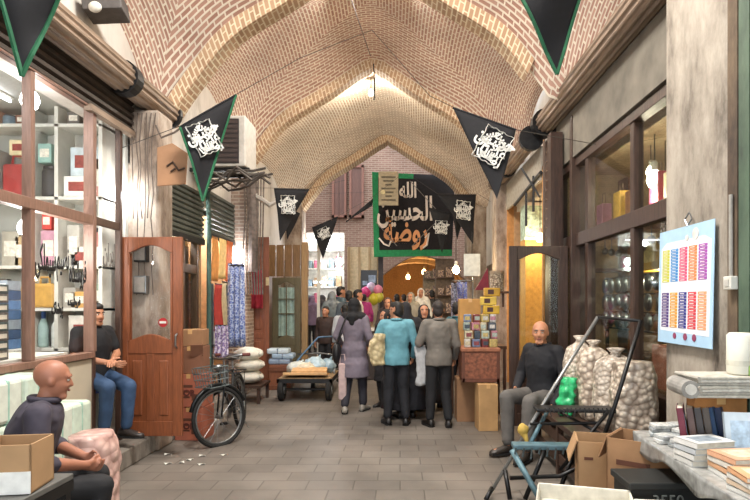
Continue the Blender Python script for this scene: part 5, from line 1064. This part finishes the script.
t = thing('ledge', 'wooden ledge inside the right window at the rail height', 'shelf', (2.55, 6, 2.47)); obj('board', MB().bx(2.34, 2.75, 4.4, 7.25, 2.47, 2.515), MIDWOOD, t, world=True); obj('ledge_lip', MB().bx(2.33, 2.35, 4.4, 7.25, 2.45, 2.53), MIDWOOD, t, world=True)
t = thing('counter', 'wooden counter behind the sacks inside the right window', 'counter', (2.5, 4.9, .505)); obj('body', MB().bx(2.36, 2.75, 4.3, 6.9, .505, .83), MIDWOOD, t, world=True); obj('worktop', MB().bx(2.35, 2.77, 4.3, 6.9, .83, .86), wood('#6a4a34'), t, world=True)
carton('pinkish brown box behind the sacks in the right window', (2.5, 5.15, .86), .24, .3, .4, 0, False, mat('#9a5a48', .8))
t = thing('canister', 'white storage canister behind the sacks in the right window', 'canister', (2.45, 4.75, .86)); obj('body', MB().lathe([(.1, 0), (.11, .02), (.11, .38), (.08, .42)], n=20), WHITE, t, smooth=True); obj('lid', MB().lathe([(.085, .42), (.085, .46)], n=18), mat('#8d8a84', .4), t)
t = thing('canister', 'second white canister nearer the pillar in the right window', 'canister', (2.45, 4.48, .86)); obj('body', MB().lathe([(.09, 0), (.1, .02), (.1, .3), (.07, .34)], n=20), WHITE, t, smooth=True); obj('lid', MB().lathe([(.075, .34), (.075, .38)], n=18), mat('#8d8a84', .4), t)
# ------------------------------------------------------------------ folding metal trolley frame
t = thing('trolley', 'black and blue metal trolley frame with long slanting handles before the sacks', 'trolley', (1.3, 4.85, 0))
GR = mat('#8d8d8a', .4, .6, .2); BLG = mat('#55717a', .5, .2, .3)
def bar(name, pts, r, m): obj(name, MB().tube([V(*p) for p in pts], r, 8), m, t, world=True, smooth=True)
p1 = W(598, 317, 4.95); bar('handle', [W(491, 492, 4.82), W(540, 409, 4.86), p1], .016, GR)
bar('handle', [W(641, 321, 4.55), W(615, 405, 4.5), W(592, 470, 4.45)], .018, BLACKMET); bar('cross_bar', [p1, W(641, 321, 4.55)], .015, BLACKMET)
obj('deck', MB().box(W(578, 409, 4.72), (.72, .2, .03), (0, 0, R(-4))), DARKSTEEL, t, world=True, bevel=.01)
obj('deck_board', MB().box(W(549, 446, 4.6), (.6, .13, .04), (0, 0, R(-3))), BLG, t, world=True, bevel=.008)
bar('lower_bar', [W(510, 478, 4.7), W(560, 476, 4.5), W(590, 462, 4.45)], .018, BLACKMET); bar('middle_bar', [W(530, 424, 4.85), W(600, 423, 4.6)], .014, DARKSTEEL)
bar('brace', [W(512, 450, 4.55), W(545, 508, 4.3)], .024, BLG); bar('brace', [W(548, 410, 4.9), W(530, 444, 4.7)], .018, BLG); bar('brace', [W(608, 412, 4.6), W(560, 470, 4.6)], .016, BLACKMET); bar('brace', [W(560, 412, 4.85), W(612, 440, 4.5)], .014, BLACKMET)
for k, (a, c) in enumerate((((492, 488), (486, 506)), ((505, 470), (510, 506)), ((545, 450), (525, 500)), ((575, 450), (556, 505)))): bar('leg', [W(a[0], a[1], 4.75), V(W(c[0], c[1], 4.65).x, 4.65, .02)], .02, BLACKMET)
b = MB()
for k in range(9): p = W(516+k*8, 448, 4.5); b.tube([p, p-V(.01, 0, .05+.02*(k % 3))], .008, 4)
obj('fringe', b, mat('#3e4a4c', .8), t, world=True)
b = MB(); q = random.Random(4)
for k in range(16): p = W(545+k*4.4, 408, 4.54); b.tube([p, p-V(q.uniform(-.02, .02), 0, .04+.03*(k % 2))], .006, 4)
obj('fringe', b, mat('#2c2a28', .8), t, world=True)
t2 = thing('rag', 'yellow rag tied round the slanting trolley handle', 'cloth', W(523, 434, 4.8)); b = MB().ell(W(523, 430, 4.8), (.045, .045, .06), n=14, m=9).cap(W(524, 432, 4.79), W(527, 442, 4.76), .025, .015)
for v in b.bm.verts: v.co += V(1, 1, 1)*noise.noise(v.co*20)*.015
obj('cloth', b, mat('#b89a4a', .8), t2, world=True, smooth=True)
# ------------------------------------------------------------------ cartons and trays in the right foreground
carton('lower plain carton under the open carton in the right foreground', (1.42, 4.1, .0), .34, .36, .24, 0, False, CARD2)
carton('open tan carton with torn flap beside the trolley', (1.44, 4.08, .25), .3, .32, .42, R(-14), True, CARD, ((.7, .15, .12, .08), (.15, .7, .2, .05)))
carton('large brown printed carton below the book table edge', (1.64, 3.72, .34), .42, .34, .42, R(-38), True, mat('#9b7552', .85, scale=5), TXT)
carton('plain carton at the bottom under the large printed carton', (1.66, 3.72, .0), .46, .36, .335, R(-30), False, CARD3)
t = thing('plastic_crate', 'black plastic crate with pale chalked number under the table', 'crate', (1.54, 3.28, .33)); obj('body', MB().bx(-.24, .26, -.13, .13, 0, .3), mat('#141615', .5), t, bevel=.01); obj('rim', MB().bx(-.255, .275, -.145, .145, .27, .31), mat('#1b1d1c', .5), t, bevel=.006)
write(t, '3550', basis((1.5, 3.132, .54), (1, 0, 0), (0, 0, 1)), .09, mat('#6d726d', .8), .0, 'number', ar=False)
t = thing('pallet', 'low wooden pallet under the black plastic crate', 'pallet', (1.52, 3.28, 0)); obj('boards', MB().bx(-.3, .3, -.18, .18, .22, .32), MIDWOOD, t); 
for x in (-.25, 0, .25): obj('bearer', MB().bx(x-.04, x+.04, -.18, .18, 0, .22), MIDWOOD, t)
def tray(label, loc, sx, sy, h, rz=0, m=None):
    t = thing('tray', label, 'tray', loc, rz); m = m or mat('#cfcabc', .6); b = MB().bx(-sx/2, sx/2, -sy/2, sy/2, 0, .01)
    for a in (-1, 1): b.bx(-sx/2, sx/2, a*sy/2-.006, a*sy/2+.006, 0, h).bx(a*sx/2-.006, a*sx/2+.006, -sy/2, sy/2, 0, h)
    obj('tray_body', b, m, t, bevel=.003); obj('rim', MB().tube([(-sx/2, -sy/2, h), (sx/2, -sy/2, h), (sx/2, sy/2, h), (-sx/2, sy/2, h)], .008, 6, closed=True), m, t); return t
tray('wide shallow white tray at the bottom edge left of the book table', (1.02, 3.1, .49), .5, .3, .09, R(-16)); tray('small white tray at the bottom edge under the book table', (1.38, 2.95, .49), .22, .2, .08, R(-8))
carton('plain carton on the ground holding up the white trays', (1.08, 3.05, .0), .8, .3, .485, R(-6), False, CARD2)
# ------------------------------------------------------------------ book table
t = thing('table', 'book table with clear plastic cover in the right foreground', 'table', (1.9, 3.0, 0))
obj('tabletop', MB().prism([(1.46, 2.1), (2.0, 2.1), (2.0, 3.4), (1.98, 3.74), (1.58, 3.74)], lambda u, v, d: V(u, v, d), .755, .79), mat('#b7a892', .5), t, world=True, bevel=.004)
obj('plastic_cover', MB().prism([(1.44, 2.1), (2.0, 2.1), (2.0, 3.4), (1.97, 3.75), (1.56, 3.75)], lambda u, v, d: V(u, v, d), .791, .796), mat('#9a9a96', .2, var=.25, scale=20), t, world=True)
b = MB().sheet(lambda u, v: V(1.44+.12*u-.015*math.sin(u*22)*v, 2.1+1.65*u, .795-.09*v*(1+.4*math.sin(u*17))), 40, 4); obj('cover_overhang', b, mat('#8a8b88', .2, var=.3, scale=20), t, world=True, solid=.003, smooth=True)
for x, y in ((1.62, 3.68), (1.93, 3.3), (1.6, 2.2), (1.93, 2.2)): obj('leg', MB().bx(x-.025, x+.025, y-.025, y+.025, 0, .755), MIDWOOD, t, world=True)
def book(label, loc, sx, sy, h, rz, cover, group=None, rot=None, name='book', title=None):
    t = thing(name, label, 'book', loc, rz, group); m = mat(cover, .4, var=.1)
    obj('pages', MB().bx(-sx/2+.004, sx/2-.004, -sy/2+.004, sy/2-.004, .003, h-.003), mat('#cfc8b8', .8, var=.15, scale=40), t); obj('cover', MB().bx(-sx/2, sx/2, -sy/2, sy/2, 0, .003).bx(-sx/2, sx/2, -sy/2, sy/2, h-.003, h).bx(-sx/2, -sx/2+.004, -sy/2, sy/2, 0, h), m, t)
    if title: obj('cover_print', MB().bx(-sx*.32, sx*.3, -sy*.3, sy*.32, h, h+.0012), mat(title, .5, var=.3, scale=30), t)
    if rot: t.rotation_euler = rot
    return t
Z = .797
lv = ('lowest', 'second lowest', 'middle', 'second from the top', 'top')
for k in range(4): book(f'white covered book {lv[k] if k < 3 else "top"} in the flat pile beside the standing books', (1.63, 3.0, Z+.032*k), .24, .17, .03, R(4+3*k), ['#c8c8c4', '#d4d3ce', '#b9bdc0', '#d9d8d4'][k], title='#8d97a0' if k == 3 else None)
for k in range(4): book(f'peach covered book {lv[k] if k < 3 else "top"} in the central pile on the table', (1.70, 2.76, Z+.028*k), .26, .2, .027, R(-5+4*k), ['#d0cfca', '#c99a74', '#cfcac0', '#d9a684'][k], title='#e2c3a8' if k == 3 else None)
for k in range(4): book(f'pale orange book {lv[k] if k < 3 else "top"} in the nearest pile at the table corner', (1.63, 2.5, Z+.024*k), .24, .18, .023, R(8-5*k), ['#c9c8c2', '#cbb59c', '#d5d3cc', '#dba77c'][k], title='#e6cbb0' if k == 3 else None)
for k in range(3): book(f'clear wrapped pale blue book {lv[k]} in the pile at the right picture edge', (1.86, 2.5, Z+.02*k), .22, .19, .019, R(-12+4*k), ['#a9b8c4', '#c5ced4', '#b4c4d0'][k])
up = [('#6b2436', 'maroon book with blue white cover leaning at the far end of the row', 1.62), ('#5a4440', 'dark brown book standing second in the row', 1.675), ('#3a3434', 'black brown book standing third in the row', 1.72), ('#4a4038', 'thick dark book in the middle of the row', 1.765), ('#2f4766', 'blue book standing fifth in the row', 1.82), ('#1c2c4c', 'navy book standing beside the white book', 1.865)]
for k, (h_, lab, x) in enumerate(up):
    t = book(lab, (x, 3.26-.015*k, Z), .2, .26, .035, 0, h_); t.rotation_euler = (R(90), R(0), 0); t.location = (x, 3.24-.0*k, Z+.13); t.rotation_euler = (R(82), 0, R(62)) if k < 4 else (R(80), 0, R(48))
    obj('cover_print', MB().bx(-.06, .06, -.09, .09, .035, .0362), mat(['#b9c3d4', '#7d6a60', '#6a6058', '#8d8478', '#9fb0c4', '#5a6a8a'][k], .5, var=.4, scale=25), t)
t = book('white and pale blue covered book standing upright facing the aisle', (1.86, 3.06, Z+.128), .17, .25, .02, 0, '#cdd8e0', title='#b7cadb'); t.rotation_euler = (R(78), 0, R(-8))
for k, (x, y, n) in enumerate(((1.66, 3.6, 3), (1.78, 3.62, 3), (1.62, 3.42, 2), (1.74, 3.46, 3), (1.66, 3.3, 2))):
    for j in range(n): t = thing('small_packet', 'small grey white plastic packet piled at the far table corner', 'packet', (x+.008*j, y, Z+.026*j), R(10*k-20+9*j), 'grey plastic packets on the table'); obj('wrap', MB().bx(-.055, .055, -.05, .05, 0, .025), mat(['#aeb2b2', '#8d9294', '#c4c6c4'][(j+k) % 3], .25, var=.35, scale=40), t, bevel=.006)
carton('brown cardboard box under the newspapers at the right', (1.83, 3.24, Z), .3, .1, .325, 0, False, mat('#a5713f', .85))
for k in range(7): t = thing('newspaper', f'folded newspaper {["lowest", "second", "third", "fourth", "fifth", "sixth", "topmost"][k]} in the pile above the books', 'newspaper', (1.84+.006*(k % 3), 3.22, 1.123+.017*k), R(-4+2*(k % 4))); obj('pages', MB().bx(-.19, .19, -.13, .13, 0, .0165), mat(['#b7b2a6', '#9d998f', '#c4c0b6'][k % 3], .8, var=.25, scale=30), t, bevel=.006); obj('fold', MB().cyl((-.19, -.13, .008), (-.19, .13, .008), .010, n=8), mat('#a39f95', .8), t)
t = thing('paper_roll', 'rolled grey papers at the left end of the newspaper pile', 'paper roll', (1.62, 3.22, 1.12)); obj('roll', MB().cyl((-.01, -.12, .05), (.02, .12, .05), .05, n=18), mat('#8d8a84', .8, var=.3), t, smooth=False); obj('inner_sheet', MB().cyl((-.01, -.125, .05), (.02, .122, .05), .03, n=14), mat('#c9c5bc', .8), t)
t = thing('paper_bag', 'white cylinder shaped wrapped pack standing on the newspapers', 'pack', (1.95, 3.2, 1.245)); obj('wrap', MB().lathe([(.07, 0), (.075, .01), (.075, .22), (.06, .235)], n=22), mat('#d8d6c8', .6, var=.05), t, smooth=True); obj('band', MB().lathe([(.0765, .05), (.0765, .08)], n=22), mat('#c9c6b6', .5), t)
for k in range(3): t = thing('booklet', ['green and orange booklet leaning at the right edge on the newspapers', 'yellow booklet behind the green one at the right edge', 'red booklet lowest at the right edge on the newspapers'][k], 'booklet', (2.0+.01*k, 3.1+.02*k, 1.245)); t.rotation_euler = (R(-12), 0, R(-20)); obj('pages', MB().bx(-.06, .06, -.006, .006, 0, .16+.03*(k == 1)-.04*(k == 2)), mat(['#7a9a4a', '#cdb84a', '#b0523a'][k], .5, var=.5, scale=30), t); obj('cover_print', MB().bx(-.04, .04, -.0075, -.006, .03, .1), mat(['#d08a3a', '#d8d2b8', '#d6c9b0'][k], .5), t)
# poster on the pillar
t = thing('poster', 'pale blue poster with columns of coloured bars on the worn pillar', 'poster', (1.97, 3.92, 1.37))
PM = basis((1.965, 3.88, 1.77), (0, -1, 0), (.02, -.03, 1)); PX = .37; PH = .41
pp = lambda u, v, d=0: PM @ V(u*PX, v*PH, d)
def prect(u0, u1, v0, v1, d): return MB().quad(pp(u0, v0, d), pp(u1, v0, d), pp(u1, v1, d), pp(u0, v1, d))
obj('sheet', MB().prism([(-1, -1), (1, -1), (1, 1), (-1, 1)], lambda u, v, d: pp(u, v, d), -.004, .0), mat('#a9cbe4', .5, var=.05), t, world=True)
obj('white_field', MB().prism([(-.9, -.78), (.9, -.82), (.92, .7), (.7, .78), (-.7, .78), (-.9, .68)], lambda u, v, d: pp(u, v, d), 0, .001), mat('#dde3ea', .5, var=.03), t, world=True)
for r_, cols in enumerate((('#c3c53a', '#3f8ecb', '#e0527a', '#e8874a', '#a14fa8'), ('#4a2a78', '#d99a2c', '#2c2f86', '#d23a44', '#e59a6a'))):
    v0, v1 = ((.06, .66), (-.72, -.1))[r_]; v0, v1 = (.08, .66) if r_ == 0 else (-.72, -.1)
    for c, h_ in enumerate(cols):
        b = MB(); u0 = -.84+.34*c
        for k in range(11): a = v0+(v1-v0)*k/11; e = a+(v1-v0)/11*.82; b.prism([(u0, a), (u0+.28, a), (u0+.28, e), (u0, e)], lambda u, v, d: pp(u, v, d), .001, .003)
        obj('colour_column', b, mat(h_, .5, var=.05), t, world=True); b = MB()
        for k in range(11): a = v0+(v1-v0)*(k+.25)/11; b.prism([(u0+.05, a), (u0+.2, a), (u0+.2, a+.012), (u0+.05, a+.012)], lambda u, v, d: pp(u, v, d), .003, .004)
        obj('column_print', b, mat('#e8e4e0', .6), t, world=True)
for fu, fv, fr_ in ((-.3, -.86, .022), (.1, -.86, .025), (.42, -.86, .025), (.4, .84, .04), (.1, .8, .02)): obj('figure', MB().cyl(pp(fu, fv, .001), pp(fu, fv, .004), fr_), mat('#8a3a5a' if fv < 0 else '#d9d2cc', .6), t, world=True)
obj('hook', MB().tube([pp(.1, 1.0), pp(.0, 1.12), pp(.15, 1.22), pp(.25, 1.1), pp(.12, 1.02)], .006, 5), STEEL, t, world=True)
t = thing('switch_box', 'small white switch box on the dark strip right of the poster', 'switch', (1.97, 3.36, 1.73)); obj('box', MB().bx(1.955, 2.0, 3.31, 3.39, 1.73, 1.81), WHITE, t, world=True, bevel=.006); obj('conduit', MB().cyl((1.985, 3.36, 1.81), (1.985, 3.36, 2.3), .012), mat('#9a958c', .5), t, world=True); obj('rocker', MB().bx(1.95, 1.955, 3.33, 3.37, 1.75, 1.79), mat('#b9b6ae', .4), t, world=True)
# ------------------------------------------------------------------ far shops
t = thing('display_shelf', 'white lit shop shelves at the far left behind the crowd', 'shelf', (-2.0, 15.6, .45))
obj('back_panel', MB().bx(-2.6, -1.55, 15.55, 15.6, .45, 3.6), mat('#dcdcd4', .6), t, world=True)
for z in (1.1, 1.6, 2.1, 2.6, 3.1): obj('shelf_board', MB().bx(-2.6, -1.55, 15.25, 15.55, z-.03, z), WHITE, t, world=True)
q = random.Random(9); fc = [('#8aa0b0', 'grey blue'), ('#d8d4c8', 'white'), ('#a88a6a', 'tan'), ('#6a7a80', 'slate'), ('#c8b6a0', 'cream'), ('#b05a70', 'rose')]
for r_, z in enumerate((1.1, 1.6, 2.1, 2.6)):
    for c in range(5):
        h_, n_ = fc[(c*2+r_*3) % 6]; t = thing('display_box', f'{n_} box {["first", "second", "third", "fourth", "fifth"][c]} from the left on the {["lowest", "second", "third", "top"][r_]} shelf of the far white shop', 'box', (-2.48+.2*c, 15.4, z)); obj('body', MB().bx(-.07, .07, -.09, .09, 0, q.uniform(.18, .34)), mat(h_, .6, var=.3), t, bevel=.01)
tube_lamp((-2.5, 15.1, 3.35), (-1.6, 15.1, 3.35), 'white tube lighting the far left shop shelves', 8, 45)
tube_lamp((-2.3, 14.9, 2.2), (-1.8, 14.9, 2.2), 'short bright tube lower over the far left shop', 12, 8)
t = thing('partition', 'cream plastered partition behind the crowd left of the banner', 'partition', (-1.1, 16.5, .45)); obj('panel', MB().bx(-1.55, -.62, 16.5, 16.6, .45, 3.3), mat('#c9b694', .7), t, world=True)
for x in (-1.5, -1.2, -.9, -.65): obj('post', MB().bx(x-.03, x+.03, 16.44, 16.5, .45, 3.3), wood('#a58a62', .2), t, world=True)
single('dark_post', MB().bx(-.62, -.48, 15.9, 16.0, .45, 3.1), mat('#2a2124', .6), 'dark tall post hanging below the left edge of the banner', 'post')
t = thing('display_screen', 'dark picture panel with pale marks beside the dark post', 'panel', W(370, 282, 16.0)); obj('frame', MB().box(W(369, 280, 16.0), (.46, .05, .56)), mat('#15161c', .3), t, world=True); obj('picture', MB().box(W(372, 279, 15.95), (.2, .02, .22)).box(W(365, 283, 15.95), (.14, .02, .12)), mat('#7a8aa0', .4, var=.5, scale=12), t, world=True)
t = thing('counter', 'white topped counter with dark front behind the woman in mauve', 'counter', (-.66, 11.2, fz(11.2))); obj('body', MB().bx(-.2, .22, -.2, .2, 0, .95), mat('#3a3230', .6), t); obj('worktop', MB().bx(-.24, .26, -.24, .24, .95, 1.0), WHITE, t)
for k, (px, py, r_, h_, n_) in enumerate(((366, 292, .14, '#c23a7a', 'magenta'), (371, 287, .12, '#c9b8d8', 'pale lilac'), (378, 290, .13, '#e08aa6', 'pink'), (374, 299, .15, '#cfc23a', 'yellow'), (379, 297, .13, '#c9c34a', 'lime yellow'))):
    p = W(px, py, 15.0); t = thing('balloon', f'{n_} balloon in the bunch over the far crowd', 'balloon', p-V(0, 0, r_*1.2)); obj('balloon_skin', MB().lathe([(.01, 0), (r_*.5, .25*r_), (r_*.9, .8*r_), (r_, 1.3*r_), (r_*.8, 1.9*r_), (.02, 2.3*r_)], n=18), mat(h_, .3, var=.05), t, smooth=True); obj('tail', MB().cyl((0, 0, 0), (0, 0, -.5), .004, n=4), WHITE, t)
# shops and stalls in the crossing, right
for k, (px, Y, w_, z0, z1, h_, lab) in enumerate(((432, 16.5, .5, .45, 2.6, '#8a7a62', 'brown stall cupboard under the right part of the banner'), (445, 15.8, .5, .45, 2.9, '#6d5a48', 'dark stall cupboard behind the young man in teal'))):
    p = W(px, 300, Y); t = thing('stall_cupboard', lab, 'cupboard', (p.x, Y, z0)); obj('body', MB().bx(-w_/2, w_/2, 0, .4, 0, z1-z0), mat(h_, .7, var=.3), t)
    for j in range(4): o = obj('shelf', MB().bx(-w_/2, w_/2, -.2, 0, .4+.5*j, .43+.5*j), MIDWOOD, t); obj('goods', MB().bx(-w_*.4, -w_*.1, -.15, -.02, .43+.5*j, .62+.5*j).bx(.02, w_*.4, -.15, -.02, .43+.5*j, .7+.5*j), pattern('#c9a88a', '#5a4a4a', 22), o)
# upper windows of the crossing
for k, x in enumerate((-2.1, -1.5)):
    t = thing('wall_window', ['left reddish wooden window high on the far brick wall', 'right reddish wooden window high on the far brick wall'][k], 'window', (x, 19.4, 4.6)); obj('frame', MB().bx(-.25, -.17, -.12, .1, 0, 1.8).bx(.17, .25, -.12, .1, 0, 1.8).bx(-.25, .25, -.12, .1, 1.72, 1.8).bx(-.25, .25, -.12, .1, 0, .08), wood('#8a5a48', .2), t); obj('shutter', MB().bx(-.17, .17, -.05, .0, .08, 1.72), wood('#6d4638', .2), t)
# paper scraps on the ground
q = random.Random(8)
for k in range(7):
    t = thing('paper_scrap', 'small white paper scrap on the floor beside the wooden door', 'litter', (-2.5+.1*k+q.uniform(-.05, .05), 5.9+q.uniform(-.2, .2), .0 if k > 2 else .0), q.uniform(0, 3), 'white scraps on the floor'); obj('scrap', MB().sheet(lambda u, v: V(.07*u-.03, .05*v-.02, .004+.012*math.sin(3*u+2*v)), 3, 3), WHITE, t, solid=.002)
